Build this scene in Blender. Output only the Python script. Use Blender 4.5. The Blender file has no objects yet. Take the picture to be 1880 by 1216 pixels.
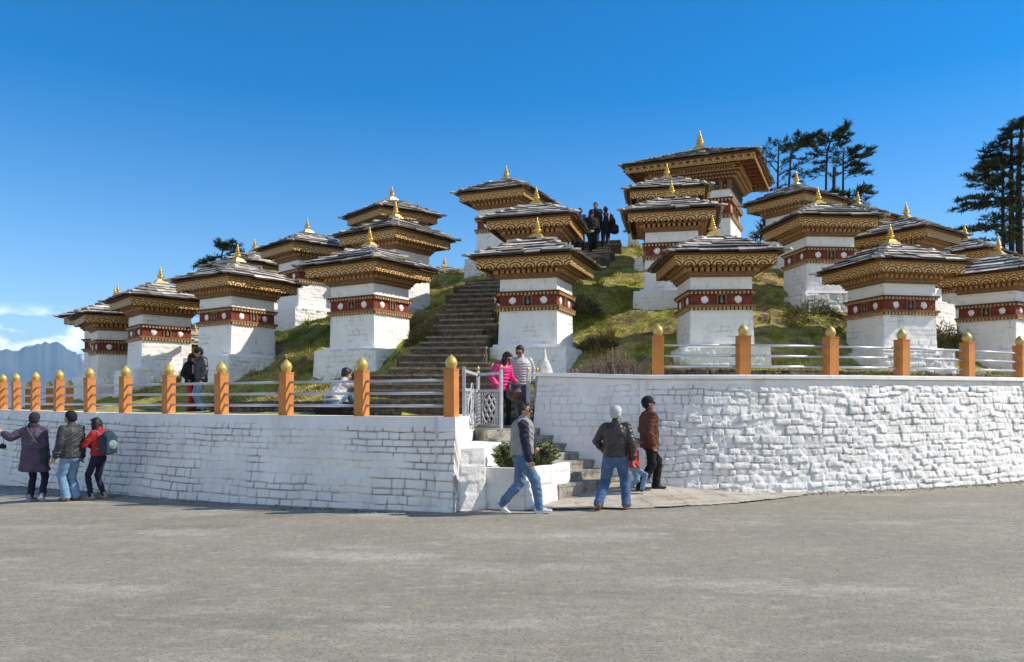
import bpy, math, random
import numpy as np
from mathutils import Vector, Matrix

# ------------------------------------------------------------------ camera, sky, sun, exposure
SC = bpy.context.scene
COL = SC.collection
R = math.radians
F, CX, HY, EYE = 1440.0, 940.0, 735.0, 1.7        # focal length and horizon of the photograph in its own pixels
cam_d = bpy.data.cameras.new('camera'); cam = bpy.data.objects.new('camera', cam_d); COL.objects.link(cam)
cam.location = (0, 0, EYE); cam.rotation_euler = (R(90), 0, 0)
cam_d.sensor_width = 36.0; cam_d.lens = 36.0 * F / 1880.0
cam_d.shift_y = (HY - 608.0) / 1880.0
cam_d.clip_start = 0.1; cam_d.clip_end = 60000
SC.camera = cam

SUN_EL, SUN_AZ = R(40.5), R(2)                       # azimuth measured from +X towards +Y
w = bpy.data.worlds.new('World'); SC.world = w; w.use_nodes = True
def build_world():
    nt = w.node_tree; nt.nodes.clear(); N = nt.nodes.new; L = nt.links.new
    sky = N('ShaderNodeTexSky'); sky.sky_type = 'NISHITA'; sky.sun_disc = False
    sky.sun_elevation = SUN_EL; sky.sun_rotation = R(90) - SUN_AZ
    sky.altitude = 3000; sky.air_density = 1.25; sky.dust_density = 0.2; sky.ozone_density = 3.0
    hs = N('ShaderNodeHueSaturation'); hs.inputs['Saturation'].default_value = 1.0; hs.inputs['Value'].default_value = 1.0
    L(sky.outputs[0], hs.inputs['Color'])
    tc = N('ShaderNodeTexCoord'); sep = N('ShaderNodeSeparateXYZ'); L(tc.outputs['Generated'], sep.inputs[0])
    el = N('ShaderNodeMapRange'); el.inputs['From Min'].default_value = .02; el.inputs['From Max'].default_value = .42; el.inputs['To Min'].default_value = 1.15; el.inputs['To Max'].default_value = 1.5; L(sep.outputs['Z'], el.inputs['Value']); L(el.outputs[0], hs.inputs['Saturation'])
    vl = N('ShaderNodeMapRange'); vl.inputs['From Min'].default_value = .02; vl.inputs['From Max'].default_value = .42; vl.inputs['To Min'].default_value = .86; vl.inputs['To Max'].default_value = .84; L(sep.outputs['Z'], vl.inputs['Value']); L(vl.outputs[0], hs.inputs['Value'])
    mp = N('ShaderNodeMapping'); mp.inputs['Scale'].default_value = (1, 1, 2.4); L(tc.outputs['Generated'], mp.inputs[0])
    nz = N('ShaderNodeTexNoise'); nz.inputs['Scale'].default_value = 17; nz.inputs['Detail'].default_value = 7; nz.inputs['Roughness'].default_value = .55
    L(mp.outputs[0], nz.inputs[0])
    def ramp(src, a, b, c=None, d=None):
        r = N('ShaderNodeValToRGB'); e = r.color_ramp.elements
        e[0].position = a; e[0].color = (0, 0, 0, 1); e[1].position = b; e[1].color = (1, 1, 1, 1)
        if c is not None:
            x = e.new(c); x.color = (1, 1, 1, 1); y = e.new(d); y.color = (0, 0, 0, 1)
        L(src, r.inputs[0]); return r.outputs[0]
    def mul(a, b):
        m = N('ShaderNodeMath'); m.operation = 'MULTIPLY'; L(a, m.inputs[0]); L(b, m.inputs[1]); return m.outputs[0]
    cl = ramp(nz.outputs['Fac'], .44, .58)
    band = ramp(sep.outputs['Z'], .042, .058, .082, .104)           # low cumulus near the horizon
    neg = N('ShaderNodeMath'); neg.operation = 'MULTIPLY'; neg.inputs[1].default_value = -1; L(sep.outputs['X'], neg.inputs[0])
    side = ramp(neg.outputs[0], .44, .50)
    fac = mul(mul(cl, band), side)
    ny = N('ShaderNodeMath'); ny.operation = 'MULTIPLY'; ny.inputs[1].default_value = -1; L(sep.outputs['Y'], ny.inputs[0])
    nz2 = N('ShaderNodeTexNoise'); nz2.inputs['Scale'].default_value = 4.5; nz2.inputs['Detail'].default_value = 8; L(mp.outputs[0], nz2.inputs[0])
    fac2 = mul(mul(ramp(nz2.outputs['Fac'], .40, .52), ramp(sep.outputs['Z'], .01, .06, .50, .75)), ramp(ny.outputs[0], .10, .35))   # unseen cloud bank behind the viewer, added to brighten faces turned from the sun
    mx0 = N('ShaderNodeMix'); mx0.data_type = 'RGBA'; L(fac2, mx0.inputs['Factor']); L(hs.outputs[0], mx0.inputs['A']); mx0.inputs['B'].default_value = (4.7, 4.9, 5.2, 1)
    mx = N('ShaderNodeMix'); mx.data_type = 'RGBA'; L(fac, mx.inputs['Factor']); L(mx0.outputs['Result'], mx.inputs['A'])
    mx.inputs['B'].default_value = (11.5, 11.5, 11.5, 1)
    bg = N('ShaderNodeBackground'); bg.inputs['Strength'].default_value = 0.12
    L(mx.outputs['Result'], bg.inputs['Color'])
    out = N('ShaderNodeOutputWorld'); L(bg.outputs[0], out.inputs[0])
build_world()
sd = bpy.data.lights.new('sun', 'SUN'); sd.energy = 3.4; sd.angle = R(0.53); sd.color = (1.0, .92, .80)
sun = bpy.data.objects.new('sun', sd); COL.objects.link(sun)
SUNV = Vector((math.cos(SUN_EL) * math.cos(SUN_AZ), math.cos(SUN_EL) * math.sin(SUN_AZ), math.sin(SUN_EL)))
sun.rotation_euler = SUNV.to_track_quat('Z', 'Y').to_euler()
SC.view_settings.view_transform = 'Standard'; SC.view_settings.look = 'None'
SC.view_settings.exposure = 0.84; SC.view_settings.gamma = 1.0

# ------------------------------------------------------------------ helpers
rnd = random.Random(7)
def at(px, py, d):
    return Vector(((px - CX) / F * d, d, EYE + (HY - py) / F * d))

def hash2(ix, iy, seed):
    h = (ix.astype(np.int64) * 374761393 + iy.astype(np.int64) * 668265263 + seed * 982451653) & 0xffffffff
    h = ((h ^ (h >> 13)) * 1274126177) & 0xffffffff
    return ((h ^ (h >> 16)) & 0xffff) / 65535.0
def vnoise(x, y, seed=0):
    x = np.asarray(x, float); y = np.asarray(y, float)
    ix = np.floor(x); iy = np.floor(y); fx = x - ix; fy = y - iy
    fx = fx * fx * (3 - 2 * fx); fy = fy * fy * (3 - 2 * fy)
    a = hash2(ix, iy, seed); b = hash2(ix + 1, iy, seed); c = hash2(ix, iy + 1, seed); d = hash2(ix + 1, iy + 1, seed)
    return (a + (b - a) * fx) * (1 - fy) + (c + (d - c) * fx) * fy - .5
def fbm(x, y, seed=0, oct=4):
    s = 0; a = 1
    for k in range(oct):
        s = s + a * vnoise(np.asarray(x) * 2 ** k, np.asarray(y) * 2 ** k, seed + k * 17); a *= .5
    return s
def sstep(a, b, x):
    t = np.clip((np.asarray(x, float) - a) / (b - a), 0, 1); return t * t * (3 - 2 * t)

class MB:
    def __init__(s): s.v = []; s.f = []; s.t = []; s.m = []; s.uv = []
    def add(s, vs, fs, tint=1.0, mat=0, uvs=None):
        o = len(s.v); s.v += [tuple(p) for p in vs]
        if isinstance(tint, (int, float)): tint = [tint] * len(vs)
        s.t += list(tint)
        for k, f in enumerate(fs):
            s.f.append([o + i for i in f]); s.m.append(mat)
            s.uv.append(uvs[k] if uvs else None)
    def box(s, c, d, rz=0.0, tint=1.0, mat=0, top=None):
        x, y, z = d[0] / 2, d[1] / 2, d[2] / 2; tx, ty = (top if top else (1, 1))
        P = [(-x, -y, -z), (x, -y, -z), (x, y, -z), (-x, y, -z), (-x * tx, -y * ty, z), (x * tx, -y * ty, z), (x * tx, y * ty, z), (-x * tx, y * ty, z)]
        cs, sn = math.cos(rz), math.sin(rz)
        s.add([(c[0] + p[0] * cs - p[1] * sn, c[1] + p[0] * sn + p[1] * cs, c[2] + p[2]) for p in P],
              [(0, 3, 2, 1), (4, 5, 6, 7), (0, 1, 5, 4), (1, 2, 6, 5), (2, 3, 7, 6), (3, 0, 4, 7)], tint, mat)
    def sq(s, h, z0, z1, h2=None, tint=1.0, mat=0):      # square slab about the axis
        h2 = h if h2 is None else h2
        s.box((0, 0, (z0 + z1) / 2), (2 * h, 2 * h, z1 - z0), 0, tint, mat, top=(h2 / h, h2 / h))
    def lathe(s, prof, seg=16, c=(0, 0, 0), tint=1.0, mat=0):
        vs = []; fs = []
        for r, z in prof:
            for k in range(seg):
                a = 2 * math.pi * k / seg; vs.append((c[0] + r * math.cos(a), c[1] + r * math.sin(a), c[2] + z))
        for i in range(len(prof) - 1):
            for k in range(seg):
                k2 = (k + 1) % seg
                fs.append((i * seg + k, i * seg + k2, (i + 1) * seg + k2, (i + 1) * seg + k))
        fs.append(tuple(range(seg))[::-1]); fs.append(tuple((len(prof) - 1) * seg + k for k in range(seg)))
        s.add(vs, fs, tint, mat)
    def tube(s, pts, rad, seg=8, tint=1.0, mat=0, closed=False):
        pts = [Vector(p) for p in pts]; n = len(pts)
        if not hasattr(rad, '__len__'): rad = [rad] * n
        vs = []; fs = []; ref = None
        for i, p in enumerate(pts):
            if closed: t = pts[(i + 1) % n] - pts[i - 1]
            else: t = pts[min(i + 1, n - 1)] - pts[max(i - 1, 0)]
            t.normalize()
            if ref is None:
                ref = Vector((0, 0, 1)) if abs(t.z) < .9 else Vector((1, 0, 0))
            a = (ref - t * ref.dot(t)).normalized(); b = t.cross(a); ref = a
            for k in range(seg):
                g = 2 * math.pi * k / seg
                vs.append(p + a * (rad[i] * math.cos(g)) + b * (rad[i] * math.sin(g)))
        m = n if closed else n - 1
        for i in range(m):
            j = (i + 1) % n
            for k in range(seg):
                k2 = (k + 1) % seg; fs.append((i * seg + k, i * seg + k2, j * seg + k2, j * seg + k))
        if not closed:
            fs.append(tuple(range(seg))[::-1]); fs.append(tuple((n - 1) * seg + k for k in range(seg)))
        s.add(vs, fs, tint, mat)
    def ell(s, c, r, tint=1.0, mat=0, seg=14, rings=8, rot=None):
        vs = []; fs = []; M = rot or Matrix.Identity(3); c = Vector(c)
        for i in range(rings + 1):
            a = -math.pi / 2 + math.pi * i / rings
            for k in range(seg):
                g = 2 * math.pi * k / seg
                vs.append(c + M @ Vector((r[0] * math.cos(a) * math.cos(g), r[1] * math.cos(a) * math.sin(g), r[2] * math.sin(a))))
        for i in range(rings):
            for k in range(seg):
                k2 = (k + 1) % seg; fs.append((i * seg + k, i * seg + k2, (i + 1) * seg + k2, (i + 1) * seg + k))
        s.add(vs, fs, tint, mat)
    def prism(s, poly, z0, z1, tint=1.0, mat=0):
        n = len(poly); vs = [(p[0], p[1], z0) for p in poly] + [(p[0], p[1], z1) for p in poly]
        fs = [tuple(range(n))[::-1], tuple(range(n, 2 * n))] + [(i, (i + 1) % n, n + (i + 1) % n, n + i) for i in range(n)]
        s.add(vs, fs, tint, mat)
    def cap(s, p0, p1, r0, r1, side=(1, 0, 0), seg=12, e0=1.0, e1=1.0):   # capsule with elliptical ends (a along side, b across)
        p0 = Vector(p0); p1 = Vector(p1)
        r0 = r0 if hasattr(r0, '__len__') else (r0, r0); r1 = r1 if hasattr(r1, '__len__') else (r1, r1)
        t = p1 - p0
        t = t.normalized() if t.length > 1e-6 else Vector((0, 0, 1))
        sd = Vector(side); a = sd - t * sd.dot(t)
        if a.length < 1e-3: sd = Vector((0, 1, 0)); a = sd - t * sd.dot(t)
        a.normalize(); b = t.cross(a); vs = []; fs = []; rings = []
        for i in range(5):
            g = -math.pi / 2 + math.pi / 2 * i / 4; rings.append((p0 + t * (math.sin(g) * min(r0) * e0), r0, max(math.cos(g), .02)))
        for i in range(5):
            g = math.pi / 2 * i / 4; rings.append((p1 + t * (math.sin(g) * min(r1) * e1), r1, max(math.cos(g), .02)))
        for c, r, q in rings:
            for k in range(seg):
                h = 2 * math.pi * k / seg; vs.append(c + a * (r[0] * q * math.cos(h)) + b * (r[1] * q * math.sin(h)))
        for i in range(len(rings) - 1):
            for k in range(seg):
                k2 = (k + 1) % seg; fs.append((i * seg + k, i * seg + k2, (i + 1) * seg + k2, (i + 1) * seg + k))
        fs.append(tuple(range(seg))[::-1]); fs.append(tuple((len(rings) - 1) * seg + k for k in range(seg)))
        s.add(vs, fs)
    def mesh(s, name, mats, smooth=False):
        me = bpy.data.meshes.new(name)
        me.from_pydata(s.v, [], s.f)
        for m in (mats if isinstance(mats, (list, tuple)) else [mats]): me.materials.append(m)
        if any(s.m): me.polygons.foreach_set('material_index', s.m)
        if any(t != 1.0 for t in s.t):
            at_ = me.attributes.new('tint', 'FLOAT', 'POINT'); at_.data.foreach_set('value', [float(t) for t in s.t])
        if any(u is not None for u in s.uv):
            ul = me.uv_layers.new(name='UVMap'); i = 0
            for p, u in zip(me.polygons, s.uv):
                for k in range(p.loop_total):
                    if u is not None: ul.data[p.loop_start + k].uv = u[k]
        if smooth: me.polygons.foreach_set('use_smooth', [True] * len(me.polygons))
        me.update(); return me
    def build(s, name, mats, parent=None, smooth=False, loc=(0, 0, 0)):
        return link(name, s.mesh(name, mats, smooth), parent, loc)

def link(name, me, parent=None, loc=(0, 0, 0)):
    o = bpy.data.objects.new(name, me); COL.objects.link(o)
    if parent is not None: o.parent = parent
    o.location = loc; return o
def tag(o, label, cat, group=None):
    o['label'] = label; o['category'] = cat
    if group: o['group'] = group
    return o
def empty(name, loc, rz=0.0):
    o = bpy.data.objects.new(name, None); COL.objects.link(o); o.location = loc; o.rotation_euler = (0, 0, rz)
    o.empty_display_size = .2; return o
def struct(o, kind='structure'): o['kind'] = kind; return o
def grid_mesh(name, P, mats, smooth=True, mask=None, attrs=None, flip=False, extra=None):
    """P: (nu, nv, 3) array of points; extra: extra (verts, faces) closing the sheet."""
    nu, nv = P.shape[:2]; V = P.reshape(-1, 3)
    i = np.arange(nu - 1)[:, None] * nv + np.arange(nv - 1)[None, :]
    Q = np.stack([i, i + nv, i + nv + 1, i + 1], -1).reshape(-1, 4)
    if flip: Q = Q[:, ::-1]
    if mask is not None: Q = Q[mask.reshape(-1)]
    me = bpy.data.meshes.new(name)
    vs = V.tolist(); fs = Q.tolist()
    if extra:
        o = len(vs)
        for ev, ef in extra:
            o = len(vs); vs += [tuple(p) for p in ev]; fs += [[(o + q) if q >= 0 else (-q - 1) for q in f] for f in ef]
    me.from_pydata(vs, [], fs)
    for m in (mats if isinstance(mats, (list, tuple)) else [mats]): me.materials.append(m)
    if smooth: me.polygons.foreach_set('use_smooth', [True] * len(me.polygons))
    for k, arr in (attrs or {}).items():
        a = me.attributes.new(k, 'FLOAT', 'POINT'); vals = np.zeros(len(vs)); vals[:V.shape[0]] = arr.reshape(-1); a.data.foreach_set('value', vals)
    me.update(); return me

# ------------------------------------------------------------------ materials
def mk(name, c1, c2=None, rough=.8, vs=4.0, lo=.35, hi=.65, bump=0.0, bs=30.0, metal=0.0, spec=.3, tint=0.0, detail=5, dirt=None, dirt_s=3.0, dirt_lo=.58, dirt_hi=.66, rand=False, coord='Object', stretch=None, bdist=.02, fine=0.0):
    m = bpy.data.materials.new(name); m.use_nodes = True; nt = m.node_tree; N = nt.nodes.new; L = nt.links.new
    b = nt.nodes['Principled BSDF']; b.inputs['Roughness'].default_value = rough; b.inputs['Metallic'].default_value = metal
    b.inputs['Specular IOR Level'].default_value = spec
    tc = N('ShaderNodeTexCoord'); vec = tc.outputs[coord]
    if rand:
        oi = N('ShaderNodeObjectInfo'); ad = N('ShaderNodeVectorMath'); ad.operation = 'ADD'
        sc = N('ShaderNodeVectorMath'); sc.operation = 'SCALE'; sc.inputs['Scale'].default_value = 53
        L(oi.outputs['Random'], sc.inputs[0]); L(vec, ad.inputs[0]); L(sc.outputs[0], ad.inputs[1]); vec = ad.outputs[0]
    if stretch:
        mp = N('ShaderNodeMapping'); mp.inputs['Scale'].default_value = stretch; L(vec, mp.inputs[0]); vec = mp.outputs[0]
    def noise(scale, det=detail, r=.55):
        n = N('ShaderNodeTexNoise'); n.inputs['Scale'].default_value = scale; n.inputs['Detail'].default_value = det; n.inputs['Roughness'].default_value = r
        L(vec, n.inputs['Vector']); return n.outputs['Fac']
    def ramp(src, a, bb):
        r = N('ShaderNodeMapRange'); r.inputs['From Min'].default_value = a; r.inputs['From Max'].default_value = bb; L(src, r.inputs['Value']); return r.outputs[0]
    def mix(f, A, B, mode='MIX'):
        x = N('ShaderNodeMix'); x.data_type = 'RGBA'; x.blend_type = mode
        if hasattr(f, 'node'): L(f, x.inputs['Factor'])
        else: x.inputs['Factor'].default_value = f
        for s, v in (('A', A), ('B', B)):
            if hasattr(v, 'node'): L(v, x.inputs[s])
            else: x.inputs[s].default_value = (*v, 1)
        return x.outputs['Result']
    col = mix(ramp(noise(vs), lo, hi), c1, c2 or tuple(x * .75 for x in c1))
    if fine: col = mix(ramp(noise(fine, 2), .42, .58), col, mix(1.0, col, (.62, .62, .62), 'MULTIPLY'))
    if dirt: col = mix(ramp(noise(dirt_s, 6, .65), dirt_lo, dirt_hi), col, dirt)
    if tint:
        a = N('ShaderNodeAttribute'); a.attribute_name = 'tint'
        col = mix(tint, col, a.outputs['Color'], 'MULTIPLY')
    L(col, b.inputs['Base Color'])
    if bump:
        bp = N('ShaderNodeBump'); bp.inputs['Strength'].default_value = bump; bp.inputs['Distance'].default_value = bdist
        L(noise(bs, 6), bp.inputs['Height']); L(bp.outputs[0], b.inputs['Normal'])
    m['b'] = 1; return m

WHITE = mk('whitewash', (.88, .86, .815), (.82, .80, .755), .85, 2.5, bump=.4, bs=22, dirt=(.30, .28, .25), dirt_s=10, dirt_lo=.655, dirt_hi=.71, rand=True)
WALLW = mk('whitewashed_stone', (.83, .81, .775), (.71, .695, .66), .85, 1.6, bump=.5, bs=26, dirt=(.36, .34, .31), dirt_s=3.2, dirt_lo=.66, dirt_hi=.76, coord='Object')
def add_attr_dirt(m, attr, col):
    nt = m.node_tree; b = nt.nodes['Principled BSDF']; src = b.inputs['Base Color'].links[0].from_socket
    a = nt.nodes.new('ShaderNodeAttribute'); a.attribute_name = attr
    x = nt.nodes.new('ShaderNodeMix'); x.data_type = 'RGBA'; x.inputs['B'].default_value = (*col, 1)
    nt.links.new(a.outputs['Fac'], x.inputs['Factor']); nt.links.new(src, x.inputs['A']); nt.links.new(x.outputs['Result'], b.inputs['Base Color'])
add_attr_dirt(WALLW, 'dirt', (.10, .095, .09)); add_attr_dirt(WHITE, 'dirt', (.14, .13, .12))
def add_layer(m, scale, stretch, lo, hi, col, amt, det=6, rough=.62):
    nt = m.node_tree; N = nt.nodes.new; L = nt.links.new; b = nt.nodes['Principled BSDF']; src = b.inputs['Base Color'].links[0].from_socket
    tc = N('ShaderNodeTexCoord'); mp = N('ShaderNodeMapping'); mp.inputs['Scale'].default_value = stretch; L(tc.outputs['Object'], mp.inputs[0])
    oi = N('ShaderNodeObjectInfo'); ml = N('ShaderNodeMath'); ml.operation = 'MULTIPLY'; ml.inputs[1].default_value = 37; L(oi.outputs['Random'], ml.inputs[0]); cb = N('ShaderNodeCombineXYZ'); L(ml.outputs[0], cb.inputs[0]); L(ml.outputs[0], cb.inputs[1]); L(cb.outputs[0], mp.inputs['Location'])
    n = N('ShaderNodeTexNoise'); n.inputs['Scale'].default_value = scale; n.inputs['Detail'].default_value = det; n.inputs['Roughness'].default_value = rough; L(mp.outputs[0], n.inputs[0])
    r = N('ShaderNodeMapRange'); r.inputs['From Min'].default_value = lo; r.inputs['From Max'].default_value = hi; r.inputs['To Max'].default_value = amt; L(n.outputs[0], r.inputs[0])
    x = N('ShaderNodeMix'); x.data_type = 'RGBA'; x.inputs['B'].default_value = (*col, 1); L(r.outputs[0], x.inputs['Factor']); L(src, x.inputs['A']); L(x.outputs['Result'], b.inputs['Base Color'])
add_layer(WHITE, 5, (1, 1, .22), .56, .72, (.46, .44, .40), .32); add_layer(WALLW, 2.2, (1, 1, .3), .57, .72, (.45, .42, .37), .5)
SLATE = mk('roof_slate', (.58, .525, .45), (.29, .255, .21), .5, 5, bump=.5, bs=18, spec=.55, tint=1.0, dirt=(.17, .115, .06), dirt_s=5, dirt_lo=.56, dirt_hi=.72, rand=True)
WOODD = mk('dark_carved_timber', (.15, .068, .028), (.075, .034, .016), .7, 12, bump=.3, bs=60)
WOODL = mk('painted_timber', (.38, .19, .075), (.24, .11, .042), .65, 16, bump=.3, bs=70, fine=55, rand=True)
DENT = mk('painted_dentil', (.60, .38, .19), (.40, .22, .10), .65, 9, rand=True)
REDW = mk('red_frieze_panel', (.26, .048, .026), (.12, .026, .018), .75, 9, bump=.4, bs=45, stretch=(1, 1, 2.5), dirt=(.30, .12, .06), dirt_s=14, dirt_lo=.6, dirt_hi=.75, rand=True)
GOLD = mk('gilded_metal', (.80, .52, .13), (.66, .40, .08), .32, 8, metal=.75, spec=.5, bump=.1, bs=20)
GOLDP = mk('gold_paint', (.66, .46, .12), (.52, .35, .08), .38, 9, metal=.25, spec=.5, bump=.12, bs=30, dirt=(.40, .31, .16), dirt_s=12)
BLACKISH = mk('niche_shadowed_slate', (.035, .03, .028), None, .8)  # recess shade put into the colour of the flat niche and arch panels
ORANGE = mk('orange_painted_post', (.60, .235, .055), (.45, .165, .042), .6, 3, bump=.12, bs=40, dirt=(.36, .17, .075), dirt_s=9, dirt_lo=.6, dirt_hi=.74)
STEEL = mk('silver_painted_rail', (.55, .57, .60), (.44, .46, .49), .38, 6, metal=.35, spec=.5)
GATEW = mk('silver_grey_gate_paint', (.50, .505, .51), (.38, .385, .395), .45, 12, spec=.5, metal=.1)
STEPD = mk('dark_step_stone', (.15, .108, .068), (.065, .047, .03), .9, 7, bump=.9, bs=16, dirt=(.19, .16, .12), dirt_s=6)
STEPL = mk('worn_tread_stone', (.38, .315, .22), (.21, .17, .115), .9, 6, bump=.6, bs=20, fine=40)
STEPP = mk('pale_step_stone', (.47, .44, .37), (.30, .28, .235), .9, 5, bump=.5, bs=22, dirt=(.17, .15, .115), dirt_s=5, dirt_lo=.5, dirt_hi=.66, fine=30)
DRYST = mk('dry_stone', (.24, .205, .155), (.09, .075, .055), .9, 6, bump=.8, bs=20, tint=1.0)
FLAG = mk('pale_flagstone', (.50, .45, .37), (.38, .34, .275), .9, 2.2, bump=.4, bs=20, dirt=(.29, .235, .17), dirt_s=2.4, dirt_lo=.55, dirt_hi=.7, tint=1.0)
SOIL = mk('soil', (.09, .06, .04), (.05, .035, .022), .95, 10, bump=.8, bs=30)
# ------------------------------------------------------------------ ground, road and apron
def ground_z(X, Y):
    X = np.asarray(X, float); Y = np.asarray(Y, float)
    dip = np.interp(X, [-30, -20, -13.5, -9, -6, -2, 0], [-1.5, -.9, -.46, -.16, -.10, -.015, 0]) * sstep(7, 12.5, Y)
    hump = .19 * np.exp(-((X - 2.05) / 1.45) ** 2) * sstep(12.5, 14.2, Y)
    return dip + hump + .012 * fbm(X * .35, Y * .35, 5, 3)
def road_material():
    m = mk('worn_asphalt', (.345, .312, .235), (.25, .226, .17), .88, .55, .3, .7, bump=.5, bs=85, bdist=.010)
    nt = m.node_tree; N = nt.nodes.new; L = nt.links.new; b = nt.nodes['Principled BSDF']
    src = b.inputs['Base Color'].links[0].from_socket
    tc = N('ShaderNodeTexCoord')
    def layer(src, scale, stretch, lo, hi, col, amt, det=6, rough=.62):
        mp = N('ShaderNodeMapping'); mp.inputs['Scale'].default_value = stretch; L(tc.outputs['Object'], mp.inputs[0])
        n = N('ShaderNodeTexNoise'); n.inputs['Scale'].default_value = scale; n.inputs['Detail'].default_value = det; n.inputs['Roughness'].default_value = rough
        L(mp.outputs[0], n.inputs[0])
        r = N('ShaderNodeMapRange'); r.inputs['From Min'].default_value = lo; r.inputs['From Max'].default_value = hi; r.inputs['To Max'].default_value = amt; L(n.outputs[0], r.inputs[0])
        x = N('ShaderNodeMix'); x.data_type = 'RGBA'; x.inputs['B'].default_value = (*col, 1)
        L(r.outputs[0], x.inputs['Factor']); L(src, x.inputs['A']); return x.outputs['Result']
    src = layer(src, .9, (1, 1.6, 1), .60, .72, (.44, .34, .22), .65)          # dusty tan patches
    src = layer(src, .33, (1, 2.4, 1), .53, .68, (.50, .465, .385), .8)           # paler worn areas
    src = layer(src, .45, (.6, 2.5, 1), .55, .72, (.15, .14, .115), .65)          # darker repairs and tracks
    src = layer(src, 7, (1, 1.3, 1), .45, .66, (.18, .166, .135), .6, 9, .72)
    src = layer(src, 4, (1, 1.8, 1), .52, .68, (.47, .435, .35), .6, 9, .72)
    src = layer(src, 30, (1, 1.2, 1), .50, .60, (.13, .12, .098), .6, 4, .7)
    src = layer(src, 75, (1, 1, 1), .62, .68, (.40, .38, .34), .8, 2, .5)       # pale aggregate
    src = layer(src, 60, (1, 1, 1.3), .66, .71, (.05, .05, .05), .8, 2, .5)      # dark aggregate
    L(src, b.inputs['Base Color'])
    return m
ASPH = road_material()
xs = np.concatenate([np.arange(-60, -18, 3.), np.arange(-18, 18, .2), np.arange(18, 61, 3.)])
ys = np.concatenate([np.arange(-30, 2, 2.), np.arange(2, 20, .2), np.arange(20, 34, 1.)])
GX, GY = np.meshgrid(xs, ys, indexing='ij')
struct(link('road', grid_mesh('road', np.stack([GX, GY, ground_z(GX, GY)], -1), ASPH)))

FOREST = mk('forested_slope', (.045, .06, .03), (.10, .09, .055), .95, .02, bump=0)
rr = np.concatenate([[0, 30], np.geomspace(60, 30000, 40)]); aa = np.linspace(0, 2 * np.pi, 97)
RR, AA = np.meshgrid(rr, aa, indexing='ij')
drop = np.where(RR > 50, -np.minimum((RR - 50) * .38, 900.), 0) - 1.8
drop = drop + 60 * fbm(RR * np.cos(AA) / 900, RR * np.sin(AA) / 900, 8, 4) * sstep(300, 2500, RR)
struct(link('ground', grid_mesh('ground', np.stack([RR * np.cos(AA), RR * np.sin(AA), drop], -1), FOREST, flip=False)))

# mountains: a real range 9-17 km away
def mountains():
    az = np.linspace(R(-66), R(40), 900); dd = np.linspace(8500, 17500, 110)
    A, D = np.meshgrid(az, dd, indexing='ij')
    X = D * np.sin(A); Y = D * np.cos(A)
    rid = 0; a = 1; f = 1 / 5200
    for k in range(7):
        n = 1 - np.abs(vnoise(X * f + 3.3, Y * f + 7.1, 40 + k) * 2); rid = rid + a * (n ** 2 if k < 4 else n); a *= .5; f *= 2.1
    rid = (rid - rid.min()) / (rid.max() - rid.min())
    px = CX + F * np.tan(np.clip(A, -1.2, 1.2))
    top = np.interp(px, [-2500, -300, -80, 0, 40, 75, 105, 130, 160, 260, 420, 700, 1100, 2000], [640, 650, 640, 641, 640, 634, 627, 641, 650, 655, 668, 690, 700, 705])
    target = (HY - top) / F * 13500
    env = np.exp(-((D - 13200) / 2300) ** 2)
    H = -900 + (target + 900) * (env * (.62 + .38 * rid)) + 900 * (1 - env) * rid * .30 
    # make the sky line follow the photograph's
    el = (H - EYE) / D * F
    want = (HY - np.interp(px[:, :1], [-2500, -300, -80, 0, 40, 75, 105, 130, 160, 260, 420, 700, 1100, 2000], [640, 650, 640, 641, 640, 634, 627, 641, 650, 655, 668, 690, 700, 705]))
    jag = (8 * fbm(az * 40, az * 0, 3, 3) + 7 * np.abs(fbm(az * 110, az * 0, 9, 4)) - 2)[:, None]
    for _ in range(4):
        line = ((H - EYE) / D * F).max(axis=1, keepdims=True); H = H + (want - 15 + jag - line) / F * D * env ** 5
    slope = fbm(X / 420, Y / 420, 21, 4)
    snow = sstep(.0, .25, slope + (H - target * .80) / 500) * sstep(target * .45, target * .8, H)
    m = mk('mountain_rock', (.06, .075, .09), (.14, .14, .14), .95, .0016, bump=0)
    add_attr_dirt(m, 'snow', (.75, .77, .80))
    struct(link('mountains', grid_mesh('mountains', np.stack([X, Y, H], -1), m, attrs={'snow': snow * .8}, flip=True)))
mountains()

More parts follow.
